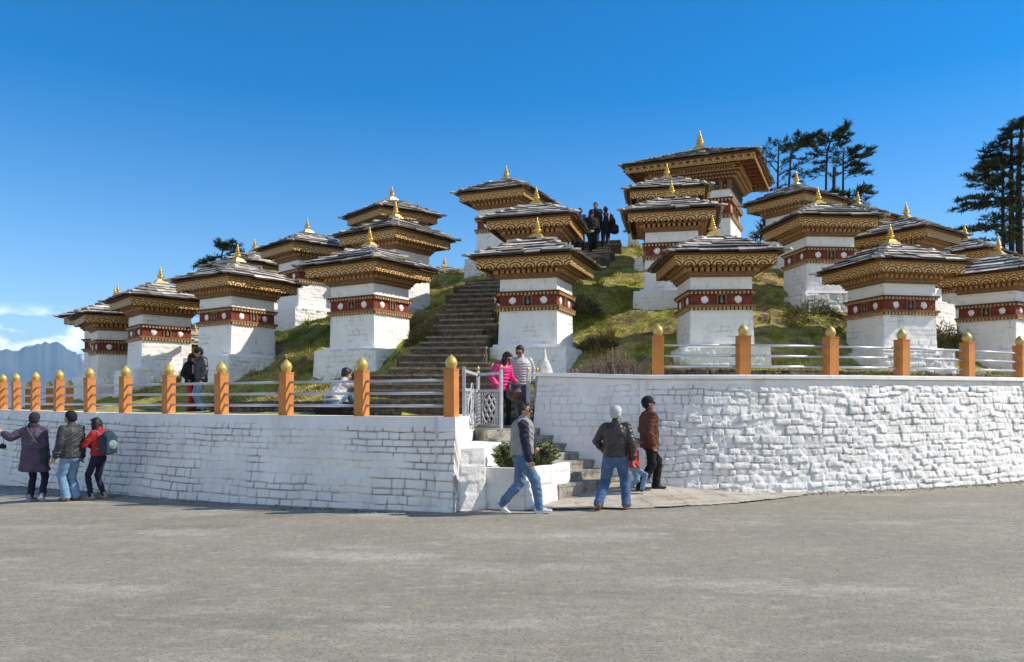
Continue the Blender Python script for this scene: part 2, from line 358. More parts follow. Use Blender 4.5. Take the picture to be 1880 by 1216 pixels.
# ------------------------------------------------------------------ masonry
def masonry(U, V, seed, ch=(.11, .2), sl=(.18, .45), joint=.02, amp=.03, jit=.02, rough=.008, wob=.018, cr=.03):
    """height field of coursed rubble at (U, V) metres; also returns how near each point lies to a joint."""
    g = np.random.RandomState(seed)
    u = U + wob * 1.3 * fbm(U * 3.1, V * 5, seed + 1, 3); v = V + wob * fbm(U * 1.6, V * 1.5, seed + 2, 3) * 1.6
    v0, v1 = v.min() - .3, v.max() + .3
    edges = [v0]
    while edges[-1] < v1: edges.append(edges[-1] + g.uniform(*ch))
    edges = np.array(edges); row = np.clip(np.searchsorted(edges, v) - 1, 0, len(edges) - 2)
    H = np.zeros_like(u); J = np.zeros_like(u)
    umin, umax = u.min() - .5, u.max() + .5
    for k in range(len(edges) - 1):
        m = row == k
        e = [umin + g.uniform(0, .2)]
        while e[-1] < umax: e.append(e[-1] + g.uniform(*sl))
        if not m.any(): continue
        e = np.array(e); um, vm = u[m], v[m]
        c = np.clip(np.searchsorted(e, um) - 1, 0, len(e) - 2)
        dep = g.uniform(-1, 1, len(e)); tx = g.uniform(-1, 1, len(e)); ty = g.uniform(-1, 1, len(e)); jj = g.uniform(.6, 1.5, len(e))
        a0 = g.uniform(-.03, .03, len(e)); 
        du = np.minimum(um - e[c], e[c + 1] - um); dv = np.minimum(vm - edges[k], edges[k + 1] - vm)
        d = np.where((du < cr) & (dv < cr), cr - np.sqrt((cr - np.minimum(du, cr)) ** 2 + (cr - np.minimum(dv, cr)) ** 2), np.minimum(du, dv))
        t = np.clip(d / (joint * jj[c]), 0, 1); prof = np.sqrt(1 - (1 - t) ** 2)
        uc = (um - (e[c] + e[c + 1]) / 2) / (e[c + 1] - e[c]); vc = (vm - (edges[k] + edges[k + 1]) / 2) / (edges[k + 1] - edges[k])
        H[m] = amp * prof + (jit * dep[c] + jit * .8 * tx[c] * uc + jit * .8 * ty[c] * vc) * prof
        J[m] = 1 - t
    H += rough * fbm(U * 14, V * 14, seed + 9, 3)
    return H, J

def resample(pts, step):
    P = np.array(pts, float)
    # Catmull-Rom through the points, then even spacing
    Q = [P[0]]
    for i in range(len(P) - 1):
        p0 = P[max(i - 1, 0)]; p1 = P[i]; p2 = P[i + 1]; p3 = P[min(i + 2, len(P) - 1)]
        for t in np.linspace(0, 1, 24)[1:]:
            Q.append(.5 * (2 * p1 + (p2 - p0) * t + (2 * p0 - 5 * p1 + 4 * p2 - p3) * t * t + (3 * p1 - p0 - 3 * p2 + p3) * t ** 3))
    Q = np.array(Q); d = np.concatenate([[0], np.cumsum(np.linalg.norm(np.diff(Q, axis=0), axis=1))])
    s = np.linspace(0, d[-1], max(int(d[-1] / step), 2) + 1)
    return np.stack([np.interp(s, d, Q[:, i]) for i in range(2)], -1), s
def frame(path, sign):
    T = np.gradient(path, axis=0); T /= np.linalg.norm(T, axis=1)[:, None]
    return T, sign * np.stack([-T[:, 1], T[:, 0]], -1)

def wall(pts, sign, ztop, zbot, batter, seed, name_parent, step=.02, thick=.45, band=.14, smooth_until=None, mas={}, parts='masonry', smooth_range=None, dirt=.5, coping=None, mat=None, cover=.02):
    """a battered stone wall whose top front edge follows pts; returns (path, arc, outward normals)"""
    P, s = resample(pts, step); T, O = frame(P, sign)
    zt = ztop(s, P); zb = zbot(P[:, 0], P[:, 1]) - .12
    nv = int(max(zt - zb) / step) + 1; t = np.linspace(0, 1, nv)
    Z = zb[:, None] + (zt - zb)[:, None] * t[None]
    Hh, J = masonry(np.repeat(s[:, None], nv, 1), Z, seed, **mas)
    dep = zt[:, None] - Z
    keep = sstep(band, band + .05, dep)                               # smooth plaster band along the top
    if smooth_range is not None:                                       # stretch of smoother plaster
        keep = keep * (1 - .62 * (1 - sstep(smooth_range[0], smooth_range[1], s))[:, None])
    flat = .6 * mas.get('amp', .03)
    Hh = flat + (Hh - flat) * keep
    bt = batter(s)[:, None] if callable(batter) else batter
    off = bt * dep + Hh
    G = np.empty((len(s), nv, 3)); G[..., 0] = P[:, :1] + O[:, :1] * off; G[..., 1] = P[:, 1:] + O[:, 1:] * off; G[..., 2] = Z
    patch = sstep(cover, cover + .35, fbm(s[:, None] * .9 + 0 * Z, Z * 1.4, seed + 31, 4))
    D = np.clip(J - .45, 0, 1) * 1.8 * patch * np.maximum(keep, .55 * (dep > band)) * dirt
    # top and back
    back = P - O * thick
    n = len(s); ev = []; ef = []
    for i in range(n): ev.append((back[i, 0], back[i, 1], zt[i]))
    for i in range(n): ev.append((back[i, 0], back[i, 1], zb[i]))
    top = lambda i: -(i * nv + nv - 1) - 1
    for i in range(n - 1):
        a = [top(i), top(i + 1), i + 1, i]; b = [i, i + 1, n + i + 1, n + i]
        if sign < 0: pass
        ef.append(a); ef.append(b)
    fr0 = [-(0 * nv + j) - 1 for j in range(nv)]; fr1 = [-((n - 1) * nv + j) - 1 for j in range(nv)]
    ef.append(fr0 + [0, n]); ef.append(fr1[::-1] + [2 * n - 1, n - 1][::1] if False else list(reversed(fr1 + [n - 1, 2 * n - 1])))
    me = grid_mesh(parts, G, mat or WALLW, attrs={'dirt': D}, extra=[(ev, ef)], flip=sign > 0)
    link(parts, me, name_parent)
    return P, s, O

def pilaster(P, s, O, s0, ztop, zbot, batter, w_, proud, parent):
    i = int(np.argmin(abs(s - s0))); p = P[i]; o = O[i]; t = np.array([o[1], -o[0]])
    mb = MB(); zb = float(zbot(p[0], p[1])) - .1; zt = ztop - .012
    vs = []
    for z in (zb, zt):
        d = batter * (ztop - z)
        for q, e in ((-w_, proud + d), (w_, proud + d), (w_, d - .1), (-w_, d - .1)):
            vs.append((p[0] + t[0] * q + o[0] * e, p[1] + t[1] * q + o[1] * e, z))
    mb.add(vs, [(0, 3, 2, 1), (4, 5, 6, 7), (0, 1, 5, 4), (1, 2, 6, 5), (2, 3, 7, 6), (3, 0, 4, 7)])
    mb.build('plaster_strip', WALLW, parent)

LP = [(-.86, 12.0), (-2.5, 12.72), (-4, 13.5), (-5.5, 14.35), (-6.9, 15.2), (-8.2, 16.1), (-9.5, 17.1), (-10.8, 18.3), (-12.05, 19.45), (-13.5, 20.75), (-15.4, 22.5), (-17.6, 25.0), (-19.0, 28)]
RP = [(.52, 15.5), (1.5, 14.95), (2.5, 14.62), (3.6, 14.5), (5, 14.68), (6.5, 15.1), (8.2, 15.8), (10, 16.65), (12, 17.85), (14.5, 19.7), (17, 22), (19.5, 25)]
LZ = 1.44
lw = empty('retaining_wall', (0, 0, 0)); tag(lw, 'long bluish white stone wall under the left railing, behind the three onlookers', 'stone wall', 'whitewashed retaining walls')
lP, lS, lO = wall(LP, 1, lambda s, P: LZ + 0 * s, ground_z, lambda s: np.interp(s, [0, 4], [.045, .20]), 11, lw, step=.021, mas=dict(ch=(.10, .165), sl=(.14, .38), joint=.024, amp=.034, jit=.018, rough=.009, wob=.022, cr=.018), dirt=1.0, cover=-.42)
pilaster(lP, lS, lO, 9.02, LZ, ground_z, .20, .055, .045, lw)
rw = empty('retaining_wall', (0, 0, 0)); tag(rw, 'bright white rough stone bastion wall curving under the right railing', 'stone wall', 'whitewashed retaining walls')
def rzt(s, P): return np.interp(P[:, 0], [.5, 2.5, 4, 12, 20], [2.17, 2.09, 2.09, 2.12, 2.12])
rP, rS, rO = wall(RP, -1, rzt, ground_z, .19, 23, rw, step=.021, band=.10, smooth_range=(1.7, 2.5), mas=dict(ch=(.09, .165), sl=(.11, .36), joint=.024, amp=.033, jit=.022, rough=.018, wob=.045, cr=.016), dirt=.8, cover=-.25)
pilaster(rP, rS, rO, 2.12, 2.085, ground_z, .19, .05, .065, rw)
pilaster(rP, rS, rO, float(rS[np.argmin(abs(rP[:, 0] - 11.28))]), 2.12, ground_z, .19, .06, .07, rw)
def coping(P, s, O, zt, h, out, back, parent, i0=0):
    G = []
    prof = [(-back, 0), (-back, h), (out - .01, h), (out, h - .015), (out, 0), (-back, 0)]
    n = len(s); G = np.empty((n, len(prof), 3))
    wob = .006 * fbm(s * 2.2, s * 0, 77, 3)
    for k, (o, z) in enumerate(prof):
        G[:, k, 0] = P[:, 0] + O[:, 0] * (o + wob); G[:, k, 1] = P[:, 1] + O[:, 1] * (o + wob); G[:, k, 2] = zt + z + wob * .6
    link('coping', grid_mesh('coping', G[i0::8], WHITE, smooth=False), parent)
coping(rP, rS, rO, rzt(rS, rP) + .003, .075, .10, .46, rw, 0)

# return of the left wall at the stair opening, facing right into the sun
def plain_wall(parent, pts, sign, zt, zb, seed, part='masonry', batter=0.0, amp=.016):
    wall(pts, sign, lambda s, P: zt + 0 * s, lambda x, y: zb + 0 * x, batter, seed, parent, step=.025, thick=.35, band=.05, mas=dict(ch=(.12, .19), sl=(.16, .42), joint=.017, amp=amp, jit=.01, rough=.006, wob=.014), parts=part, dirt=.5)
plain_wall(lw, [(-.835, 12.07), (-.80, 13.0), (-.76, 14.0), (-.72, 15.1)], -1, LZ - .004, 0, 31, 'end_face')
# the bastion's own return beside the gate
plain_wall(rw, [(.50, 17.4), (.51, 16.5), (.53, 15.47)], -1, 2.16, .9, 37, 'end_face')

# ------------------------------------------------------------------ link wall, planter, lower steps
cheek = empty('low_wall', (0, 0, 0)); tag(cheek, 'low shaded white stone wall between the tall wall end and the planter', 'low wall')
plain_wall(cheek, [(-.83, 12.14), (-.70, 12.19), (-.57, 12.24), (-.43, 12.30)], -1, .965, 0, 41, 'masonry', .05)
mb = MB(); mb.prism([(-.79, 12.45), (-.46, 12.56), (-.33, 13.0), (.30, 13.33), (-.62, 14.55), (-.74, 14.55)], -.1, .955); mb.build('filling', WHITE, cheek)

planter = empty('planter', (0, 0, 0)); tag(planter, 'angular white masonry planter beside the lower steps, holding green bushes', 'planter')
PLP = [(-.43, 12.36), (.20, 12.16), (.97, 13.40), (.62, 13.56), (-.36, 12.90)]
def poly_inset(poly, d):
    c = np.mean(poly, axis=0); return [tuple(np.array(p) + (c - np.array(p)) / np.linalg.norm(c - np.array(p)) * d) for p in poly]
PH = .64
for i in range(2):
    a, b = np.array(PLP[i]), np.array(PLP[i + 1])
    wall([tuple(a), tuple((a * 2 + b) / 3), tuple((a + 2 * b) / 3), tuple(b)], -1, lambda s, P: PH + 0 * s + .008 * fbm(s * 3, s, 5, 2), lambda x, y: 0 * x, .03, 51 + i, planter, step=.022, thick=.12, band=.05,
         mas=dict(ch=(.13, .2), sl=(.2, .45), joint=.014, amp=.012, jit=.007, rough=.006, wob=.012), parts='side_wall', dirt=.45)
for a, b in ((2, 3), (3, 4), (4, 0)):
    p, q = np.array(PLP[a]), np.array(PLP[b]); mid = (p + q) / 2; d = q - p
    mb = MB(); mb.box((mid[0], mid[1], (PH - .1) / 2), (np.linalg.norm(d), .1, PH + .09), math.atan2(d[1], d[0])); mb.build('side_wall', WHITE, planter)
mb = MB(); mb.prism(poly_inset(PLP, .10), -.05, PH - .05); so = mb.build('soil', SOIL, planter)

steps = empty('entrance_steps', (0, 0, 0)); tag(steps, 'short flight of pale stone steps rising from the pavement to the gate', 'steps')
NST = 7; LAND = 1.165; DIRV = np.array([-.72, .70]); SIDE = np.array([.70, .72])
S0 = np.array([1.36, 13.60])
def rough_slab(name, poly, z0, z1, mats, parent, seed, nose=.05, nosemat=1):
    """a step: riser block with a slightly proud tread slab on top"""
    g = random.Random(seed); mb = MB()
    jp = [(p[0] + g.uniform(-.008, .008), p[1] + g.uniform(-.008, .008)) for p in poly]
    mb.prism(jp, z0, z1 - nose - .004, mat=0)
    c = np.mean(poly, axis=0); big = [tuple(np.array(p) + (np.array(p) - c) / np.linalg.norm(np.array(p) - c) * .02) for p in poly]
    # tread of several stones
    a, b, c2, d = [np.array(p) for p in big]; k = g.randint(3, 4); cut = [0] + sorted(g.uniform(.15, .85) for _ in range(k - 1)) + [1]
    for i in range(k):
        f0, f1 = cut[i] + .003, cut[i + 1] - .003
        if f1 - f0 < .02: continue
        dz = g.uniform(-.01, .006)
        q = [a + (b - a) * f0, a + (b - a) * f1, d + (c2 - d) * f1, d + (c2 - d) * f0]
        q[0] = q[0] - (d - a) / np.linalg.norm(d - a) * g.uniform(-.012, .02); q[1] = q[1] - (d - a) / np.linalg.norm(d - a) * g.uniform(-.012, .02)
        mb.prism([tuple(x) for x in q], z1 - nose, z1 + dz, mat=nosemat)
    return mb.build(name, mats, parent)
zz0 = .16
for k in range(NST):
    f = k * .285; z1 = zz0 + (LAND - zz0) * (k + 1) / NST
    wl = .82; wr = .95 + .42 * (1 - k / NST) ** 1.5
    c = S0 + DIRV * f; e = S0 + DIRV * (f + (.36 if k < NST - 1 else 2.3))
    if k == NST - 1: poly = [tuple(c - SIDE * wl), tuple(c + SIDE * .80), (.62, 17.3), (-.72, 17.3), (-.72, 14.7)]; mb = MB(); mb.prism(poly, -.1, z1 - .004); mb.build('landing', STEPP, steps); continue
    poly = [tuple(c - SIDE * wl), tuple(c + SIDE * wr), tuple(e + SIDE * wr), tuple(e - SIDE * wl)]
    rough_slab('step', poly, -.1, z1, [STEPP, STEPP], steps, 60 + k, .055)

# apron of flagstones in front of the steps
def inside(poly, X, Y):
    r = np.zeros(np.shape(X), bool); n = len(poly); j = n - 1
    for i in range(n):
        xi, yi = poly[i]; xj, yj = poly[j]
        r ^= ((yi > Y) != (yj > Y)) & (X < (xj - xi) * (Y - yi) / (yj - yi + 1e-12) + xi); j = i
    return r
APR = [(.12, 12.02), (1.0, 12.10), (1.9, 12.24), (3.0, 12.55), (3.9, 12.95), (4.7, 13.45), (5.35, 14.10), (5.5, 14.8), (3.6, 14.8), (2.2, 15.0), (.6, 14.6), (.75, 13.2)]
xa = np.arange(0, 5.7, .045); ya = np.arange(11.9, 15, .045)
AX, AY = np.meshgrid(xa, ya, indexing='ij')
eh, ej = masonry(AX * .94 + AY * .34, AY * .94 - AX * .34, 91, ch=(.35, .6), sl=(.4, .95), joint=.03, amp=.012, jit=.006, rough=.004, wob=.06)
wobx = AX + .09 * fbm(AX * 2, AY * 2, 92, 4); woby = AY + .10 * fbm(AX * 2, AY * 2, 93, 4)
msk = inside(APR, wobx, woby); fm = msk[:-1, :-1] & msk[1:, :-1] & msk[:-1, 1:] & msk[1:, 1:]
ap = grid_mesh('pavement', np.stack([AX, AY, ground_z(AX, AY) + .010 + eh], -1), FLAG, mask=fm, attrs={'tint': 1 - .62 * np.clip(ej - .25, 0, 1) / .75})
struct(link('pavement', ap))
# ------------------------------------------------------------------ where the chortens stand (pixel of the finial tip, distance / 1.15, turn)
S = 1.15
CH = [  # px, tip y, d, turn, label
 (214, 527, 26.5, 71, 'white chorten at the far left end, mostly hidden behind its neighbour'),
 (218, 521.6, 24.3, 36, 'white chorten second from the left end, its roof running under the larger roof beside it'),
 (292.5, 488, 22.6, 41, 'white chorten behind the sixth and seventh posts of the left railing, sunlit rough right face'),
 (434.9, 447, 20.6, 56, 'white chorten behind the couple in dark jackets, pale slate roof'),
 (467, 438, 27.5, 58, 'chorten roof with gilded finial just showing behind the pale slate roof left of it'),
 (564.7, 400, 25.3, 43, 'white chorten on the left slope with bluish shaded body and a bare patch of roof'),
 (680.6, 416, 19.1, 60, 'white front chorten directly behind the crouching man in a pale sweater'),
 (725, 368.5, 21.7, 53.5, 'white chorten left of the long stairs with wide roof, one tier above the crouching man'),
 (720, 341, 26.0, 40, 'chorten whose slate roof rises directly behind another wide roof, left of the stairs'),
 (815.6, 470.6, 36, 20, 'tiny far chorten of which only roof and finial clear the crest'),
 (985, 398.6, 18.0, -19, 'white front chorten straight behind the couple on the steps, right of the long stairs'),
 (987, 342, 20.8, -14, 'chorten whose carved eaves rise directly over the front roof behind the couple'),
 (928.5, 303, 24.5, -24.5, 'white chorten high on the crest at the head of the left part of the stairs'),
 (1311, 393.5, 17.5, 0, 'white front chorten behind the first two posts of the right railing'),
 (1233, 330, 20.6, -11.5, 'white chorten squarely facing the front, right of the grassy bank below the stair top'),
 (1225, 299, 24.0, -11, 'chorten squarely facing the front whose roof shows just below the great pavilion eaves'),
 (1503, 343, 21.5, 6.6, 'white chorten one tier up on the right with rough sunlit plinth of broken stone'),
 (1461.8, 313.8, 25.0, 33.6, 'chorten with dark sweeping roof right beside the great pavilion'),
 (1634.5, 410.6, 18.4, 11.6, 'white front chorten behind the third and fourth posts of the right railing'),
 (1665, 371, 23.0, 38, 'white chorten on the right slope whose roof peaks behind the front one'),
 (1574.7, 351.6, 27, 36, 'chorten of which only a slate roof corner shows below the low green branches'),
 (1830.7, 434, 20.2, 37, 'white front chorten cut by the right edge of the view'),
 (1770, 411, 24.5, 40, 'white chorten half hidden behind the front one near the tall dark firs'),
 (359, 593, 34, 30, 'tiny distant chorten glimpsed low between two white chortens at left'),
]
BIGD = 34.8; BIG = at(1285, 240.4, BIGD); BIG_Z0 = 8.42
pts = []
for px, ty, d, r_, lab in CH:
    D = d * S; p = at(px, ty, D); z0 = p.z - 2.96 * S; pts.append((p.x, p.y, z0 - .36 * S))
    fx, fy = p.x * (1 - 1.05 / D), p.y - 1.05
    pts.append((fx, fy, z0 - .50 * S))
pts += [(BIG.x, BIG.y, 8.25), (BIG.x - 3, BIG.y - 2, 7.9), (BIG.x + 3, BIG.y, 7.6), (BIG.x, BIG.y + 6, 7.2)]
for i in range(0, len(lP), 60):                                 # terrace just behind the left wall
    for k, z in ((.5, 1.38), (1.6, 1.42)):
        q = lP[i] - lO[i] * k; pts.append((q[0], q[1], z))
for i in range(60, len(rP), 70):
    for k, z in ((.5, 2.02), (1.3, 2.06)):
        q = rP[i] - rO[i] * k; pts.append((q[0], q[1], z))
# long stairs: centre, half width
ST = np.array([(-1.55, 17.0, 1.20, 2.05), (-1.6, 18.3, 2.05, 1.75), (-1.70, 19.4, 2.75, .82), (-1.35, 21.0, 3.62, .80), (-1.05, 22.7, 4.48, .76), (-.75, 24.4, 5.34, .74), (.35, 25.7, 5.88, .74), (1.5, 26.4, 6.15, .74), (2.4, 27.4, 6.52, .74), (2.92, 28.6, 7.05, .74), (3.28, 30.1, 7.72, .76)])
for x, y, z, hw in ST: pts.append((x, y, z - .12))
pts += [(-3.2, 16.4, 1.42), (-3.9, 18.0, 1.85), (0, 16.5, 1.1), (.2, 15.6, 1.1), (3.2, 31.5, 7.85), (0, 31, 7.3), (-6, 33, 6.0), (-10, 36, 4.4), (-14, 32, 2.4), (-18, 38, .6), (-22, 45, -2),
        (14, 36, 7.4), (22, 36, 6.4), (30, 40, 6), (24, 26, 4.2), (10, 46, 6.5), (22, 52, 6), (34, 56, 6), (0, 50, 5), (-10, 50, 3), (-20, 34, -.8), (-16, 33, .6), (-30, 40, -5), (-30, 32, -3), (-15, 25.5, 1.38), (-13, 24, 1.38)]
pts += [(-8.35, 20.7, 1.40), (-8.5, 19.6, 1.40), (-7.5, 19.6, 1.42), (-9.4, 20.9, 1.42), (-8.0, 21.4, 1.55), (-6.2, 17.6, 1.42), (-5.4, 16.6, 1.42)]
pts = np.array(pts)
C2 = .6
def _rbf_fit(P):
    n = len(P); d = np.sqrt(((P[:, None, :2] - P[None, :, :2]) ** 2).sum(-1) + C2 ** 2)
    A = np.zeros((n + 3, n + 3)); A[:n, :n] = d - .0 * np.eye(n) ; A[:n, :n] -= .25 * np.eye(n)
    A[:n, n] = 1; A[:n, n + 1:] = P[:, :2]; A[n, :n] = 1; A[n + 1:, :n] = P[:, :2].T
    return np.linalg.solve(A, np.concatenate([P[:, 2], [0, 0, 0]]))
W_ = _rbf_fit(pts)
def _rbf(X, Y):
    sh = np.shape(X); x = np.ravel(X); y = np.ravel(Y); out = np.empty(len(x))
    for i in range(0, len(x), 20000):
        xx = x[i:i + 20000]; yy = y[i:i + 20000]
        d = np.sqrt((xx[:, None] - pts[None, :, 0]) ** 2 + (yy[:, None] - pts[None, :, 1]) ** 2 + C2 ** 2)
        out[i:i + 20000] = d @ W_[:-3] + W_[-3] + W_[-2] * xx + W_[-1] * yy
    return out.reshape(sh)
def _dist_path(X, Y, path):
    best = np.full(np.shape(X), 1e9); 
    for i in range(len(path) - 1):
        a, b = path[i, :2], path[i + 1, :2]; ab = b - a; L2 = (ab ** 2).sum()
        t = np.clip(((X - a[0]) * ab[0] + (Y - a[1]) * ab[1]) / L2, 0, 1)
        best = np.minimum(best, np.hypot(X - a[0] - t * ab[0], Y - a[1] - t * ab[1]))
    return best
def terr(X, Y, detail=True):
    X = np.asarray(X, float); Y = np.asarray(Y, float)
    z = _rbf(X, Y)
    st = 1.05; q = (z - 2.35) / st                                  # mown banks and small terraces
    wv = .32 * sstep(2.2, 2.8, z) * sstep(.6, 1.6, _dist_path(X, Y, ST))
    z = z - wv * st * np.sin(2 * np.pi * (q + .35 * fbm(X * .5, Y * .5, 3, 2))) / (2 * np.pi) * 1.6
    if detail:
        away = sstep(.5, 1.5, _dist_path(X, Y, ST)) * sstep(1.5, 2.3, z)
        z = z + away * (.16 * fbm(X * .9, Y * .9, 12, 3) + .10 * fbm(X * 2.6, Y * 2.6, 14, 3)) + .02 * fbm(X * 6, Y * 6, 15, 2)
    z = np.where((X > -.95) & (X < .75) & (Y > 14.8) & (Y < 17.2), np.minimum(z, LAND - .06), z)
    return z

def hill():
    xs = np.concatenate([np.arange(-46, -17, 1.), np.arange(-17, 21, .09), np.arange(21, 60, 1.)])
    ys = np.concatenate([np.arange(12, 34, .09), np.arange(34, 80, 1.)])
    X, Y = np.meshgrid(xs, ys, indexing='ij'); Z = terr(X, Y)
    front = [(-46, 31)] + [tuple(p) for p in (lP - lO * .18)[::-1][::20]] + [(-1.0, 12.4), (-.98, 14.6), (-.98, 15.3), (.72, 15.3), (.74, 15.75)] + [tuple(p) for p in (rP - rO * .2)[40::20]] + [(60, 25), (60, 81), (-46, 81)]
    m = inside(front, X, Y)
    fm = m[:-1, :-1] & m[1:, :-1] & m[:-1, 1:] & m[1:, 1:]
    mt = mk('hill_turf', (.34, .38, .055), (.45, .34, .135), .95, 1.1, .42, .62, bump=.9, bs=14, dirt=(.17, .115, .06), dirt_s=1.5, dirt_lo=.52, dirt_hi=.62, fine=9)
    nt = mt.node_tree; b = nt.nodes['Principled BSDF']; src = b.inputs['Base Color'].links[0].from_socket
    ge = nt.nodes.new('ShaderNodeNewGeometry'); sp = nt.nodes.new('ShaderNodeSeparateXYZ'); nt.links.new(ge.outputs['True Normal'], sp.inputs[0])
    mr = nt.nodes.new('ShaderNodeMapRange'); mr.inputs['From Min'].default_value = .78; mr.inputs['From Max'].default_value = .58; nt.links.new(sp.outputs['Z'], mr.inputs[0])
    x = nt.nodes.new('ShaderNodeMix'); x.data_type = 'RGBA'; x.inputs['B'].default_value = (.06, .042, .024, 1)   # bare earth where the bank is too steep for turf
    nt.links.new(mr.outputs[0], x.inputs['Factor']); nt.links.new(src, x.inputs['A']); nt.links.new(x.outputs['Result'], b.inputs['Base Color'])
    struct(link('hill', grid_mesh('hill', np.stack([X, Y, Z], -1), mt, mask=fm)))
    return front
FRONT = hill()

def long_stairs():
    st = empty('stone_stairs', (0, 0, 0)); tag(st, 'long dark stone stairway climbing the hill between the chortens', 'stairway')
    seg = np.linalg.norm(np.diff(ST[:, :2], axis=0), axis=1); arc = np.concatenate([[0], np.cumsum(seg)])
    zf = lambda s: np.interp(s, arc, ST[:, 2]); n = 36
    zs = np.linspace(ST[0, 2] + .02, ST[-1, 2], n + 1); ss = np.interp(zs, ST[:, 2], arc)
    C = np.stack([np.interp(ss, arc, ST[:, i]) for i in (0, 1, 3)], -1)
    g = random.Random(4)
    for k in range(n):
        d = C[min(k + 1, n), :2] - C[max(k - 1, 0), :2]; d /= np.linalg.norm(d); sd = np.array([d[1], -d[0]])
        c = C[k, :2]; nx = C[k + 1, :2]; hw = C[k, 2] + g.uniform(-.05, .05)
        e = nx + d * .14
        if zs[k] < 1.55: ex = 0
        jl, jr = g.uniform(-.2, .22), g.uniform(-.2, .2)
        poly = [tuple(c - sd * (hw + jl)), tuple(c + sd * (hw + jr)), tuple(e + sd * (hw + jr)), tuple(e - sd * (hw + jl))]
        rough_slab('step', poly, zs[k] - .45, zs[k + 1] + g.uniform(-.03, .02), [STEPD, STEPL], st, 200 + k, .055, 1)
    d = C[-1, :2] - C[-3, :2]; d /= np.linalg.norm(d)
    mb = MB(); mb.box((C[-1, 0] + d[0] * .9, C[-1, 1] + d[1] * .9, ST[-1, 2] - .26), (1.7, 1.5, .5), math.atan2(d[1], d[0]) - R(90)); mb.build('upper_landing', STEPD, st)
long_stairs()

# low dry-stone walls behind the railings
def dry_wall(name_label, P, O, i0, i1, offs, zt, zb, seed, group='dry stone walls behind the railings'):
    root = empty('dry_stone_wall', (0, 0, 0)); tag(root, name_label, 'stone wall', group)
    idx = range(i0, i1, 40); pp = [tuple(P[i] - O[i] * offs) for i in idx]
    Q, s = resample(pp, .03); sign = 1 if O is lO else -1
    T, OO = frame(Q, sign); t = np.linspace(0, 1, int((zt - zb) / .03) + 2)
    zt_ = zt + .05 * fbm(s * 1.5, s * 0, seed, 3)
    Z = zb + (zt_[:, None] - zb) * t[None]; H, J = masonry(np.repeat(s[:, None], len(t), 1), Z, seed, ch=(.045, .09), sl=(.12, .35), joint=.02, amp=.035, jit=.02, rough=.01, wob=.015)
    G = np.empty((len(s), len(t) + 1, 3))
    G[:, :-1, 0] = Q[:, :1] + OO[:, :1] * H; G[:, :-1, 1] = Q[:, 1:] + OO[:, 1:] * H; G[:, :-1, 2] = Z
    G[:, -1, 0] = Q[:, 0] - OO[:, 0] * .5; G[:, -1, 1] = Q[:, 1] - OO[:, 1] * .5; G[:, -1, 2] = zt_ - .03
    tt = np.concatenate([1 - .8 * np.clip(J, 0, 1), np.ones((len(s), 1))], 1)
    link('stones', grid_mesh('stones', G, DRYST, attrs={'tint': tt}, flip=sign > 0), root)
dry_wall('low dark dry stone wall behind the right railing', rP, rO, 105, len(rP) - 180, 1.75, 2.36, 1.95, 301)
dry_wall('low dark dry stone wall behind the left railing, beside the crouching man', lP, lO, 118, 420, 2.2, 1.68, 1.3, 302)
# ------------------------------------------------------------------ chortens
def valance_material():
    m = bpy.data.materials.new('carved_gold_valance'); m.use_nodes = True; nt = m.node_tree; N = nt.nodes.new; L = nt.links.new
    b = nt.nodes['Principled BSDF']; b.inputs['Roughness'].default_value = .5; b.inputs['Metallic'].default_value = .15
    uv = N('ShaderNodeUVMap'); uv.uv_map = 'UVMap'; sp = N('ShaderNodeSeparateXYZ'); L(uv.outputs[0], sp.inputs[0])
    def M(op, a, c=None, d=None):
        n = N('ShaderNodeMath'); n.operation = op
        for i, v in enumerate((a, c, d)):
            if v is None: continue
            if hasattr(v, 'node'): L(v, n.inputs[i])
            else: n.inputs[i].default_value = v
        return n.outputs[0]
    u, v = sp.outputs[0], sp.outputs[1]
    def fans(off, vc, k, thr):
        f = M('SUBTRACT', M('FRACT', M('ADD', u, off)), .5)
        du = M('MULTIPLY', f, 1.0); dv = M('MULTIPLY', M('SUBTRACT', v, vc), .95)
        d = M('SQRT', M('ADD', M('MULTIPLY', du, du), M('MULTIPLY', dv, dv)))
        return d, M('GREATER_THAN', M('SINE', M('MULTIPLY', d, k)), thr)
    d1, r1 = fans(0, .98, 29, -.30); d2, r2 = fans(.5, .05, 25, -.25)
    near = M('LESS_THAN', d1, .52)
    pat = M('ADD', M('MULTIPLY', r1, near), M('MULTIPLY', r2, M('SUBTRACT', 1.0, near)))
    rim = M('GREATER_THAN', v, .90); pat = M('MAXIMUM', pat, rim)
    stem = M('LESS_THAN', M('ABSOLUTE', M('SUBTRACT', M('FRACT', u), .5)), .035); pat = M('MAXIMUM', pat, stem)
    mx = N('ShaderNodeMix'); mx.data_type = 'RGBA'; mx.inputs['A'].default_value = (.055, .026, .010, 1); L(pat, mx.inputs['Factor'])
    tc = N('ShaderNodeTexCoord'); nz = N('ShaderNodeTexNoise'); nz.inputs['Scale'].default_value = 14; L(tc.outputs['Object'], nz.inputs[0])
    gm = N('ShaderNodeMix'); gm.data_type = 'RGBA'; gm.inputs['A'].default_value = (.80, .49, .17, 1); gm.inputs['B'].default_value = (.58, .32, .09, 1); L(nz.outputs[0], gm.inputs['Factor'])
    L(gm.outputs['Result'], mx.inputs['B']); L(mx.outputs['Result'], b.inputs['Base Color'])
    bp = N('ShaderNodeBump'); bp.inputs['Strength'].default_value = .8; bp.inputs['Distance'].default_value = .012; L(pat, bp.inputs['Height']); L(bp.outputs[0], b.inputs['Normal'])
    return m
VAL = valance_material()

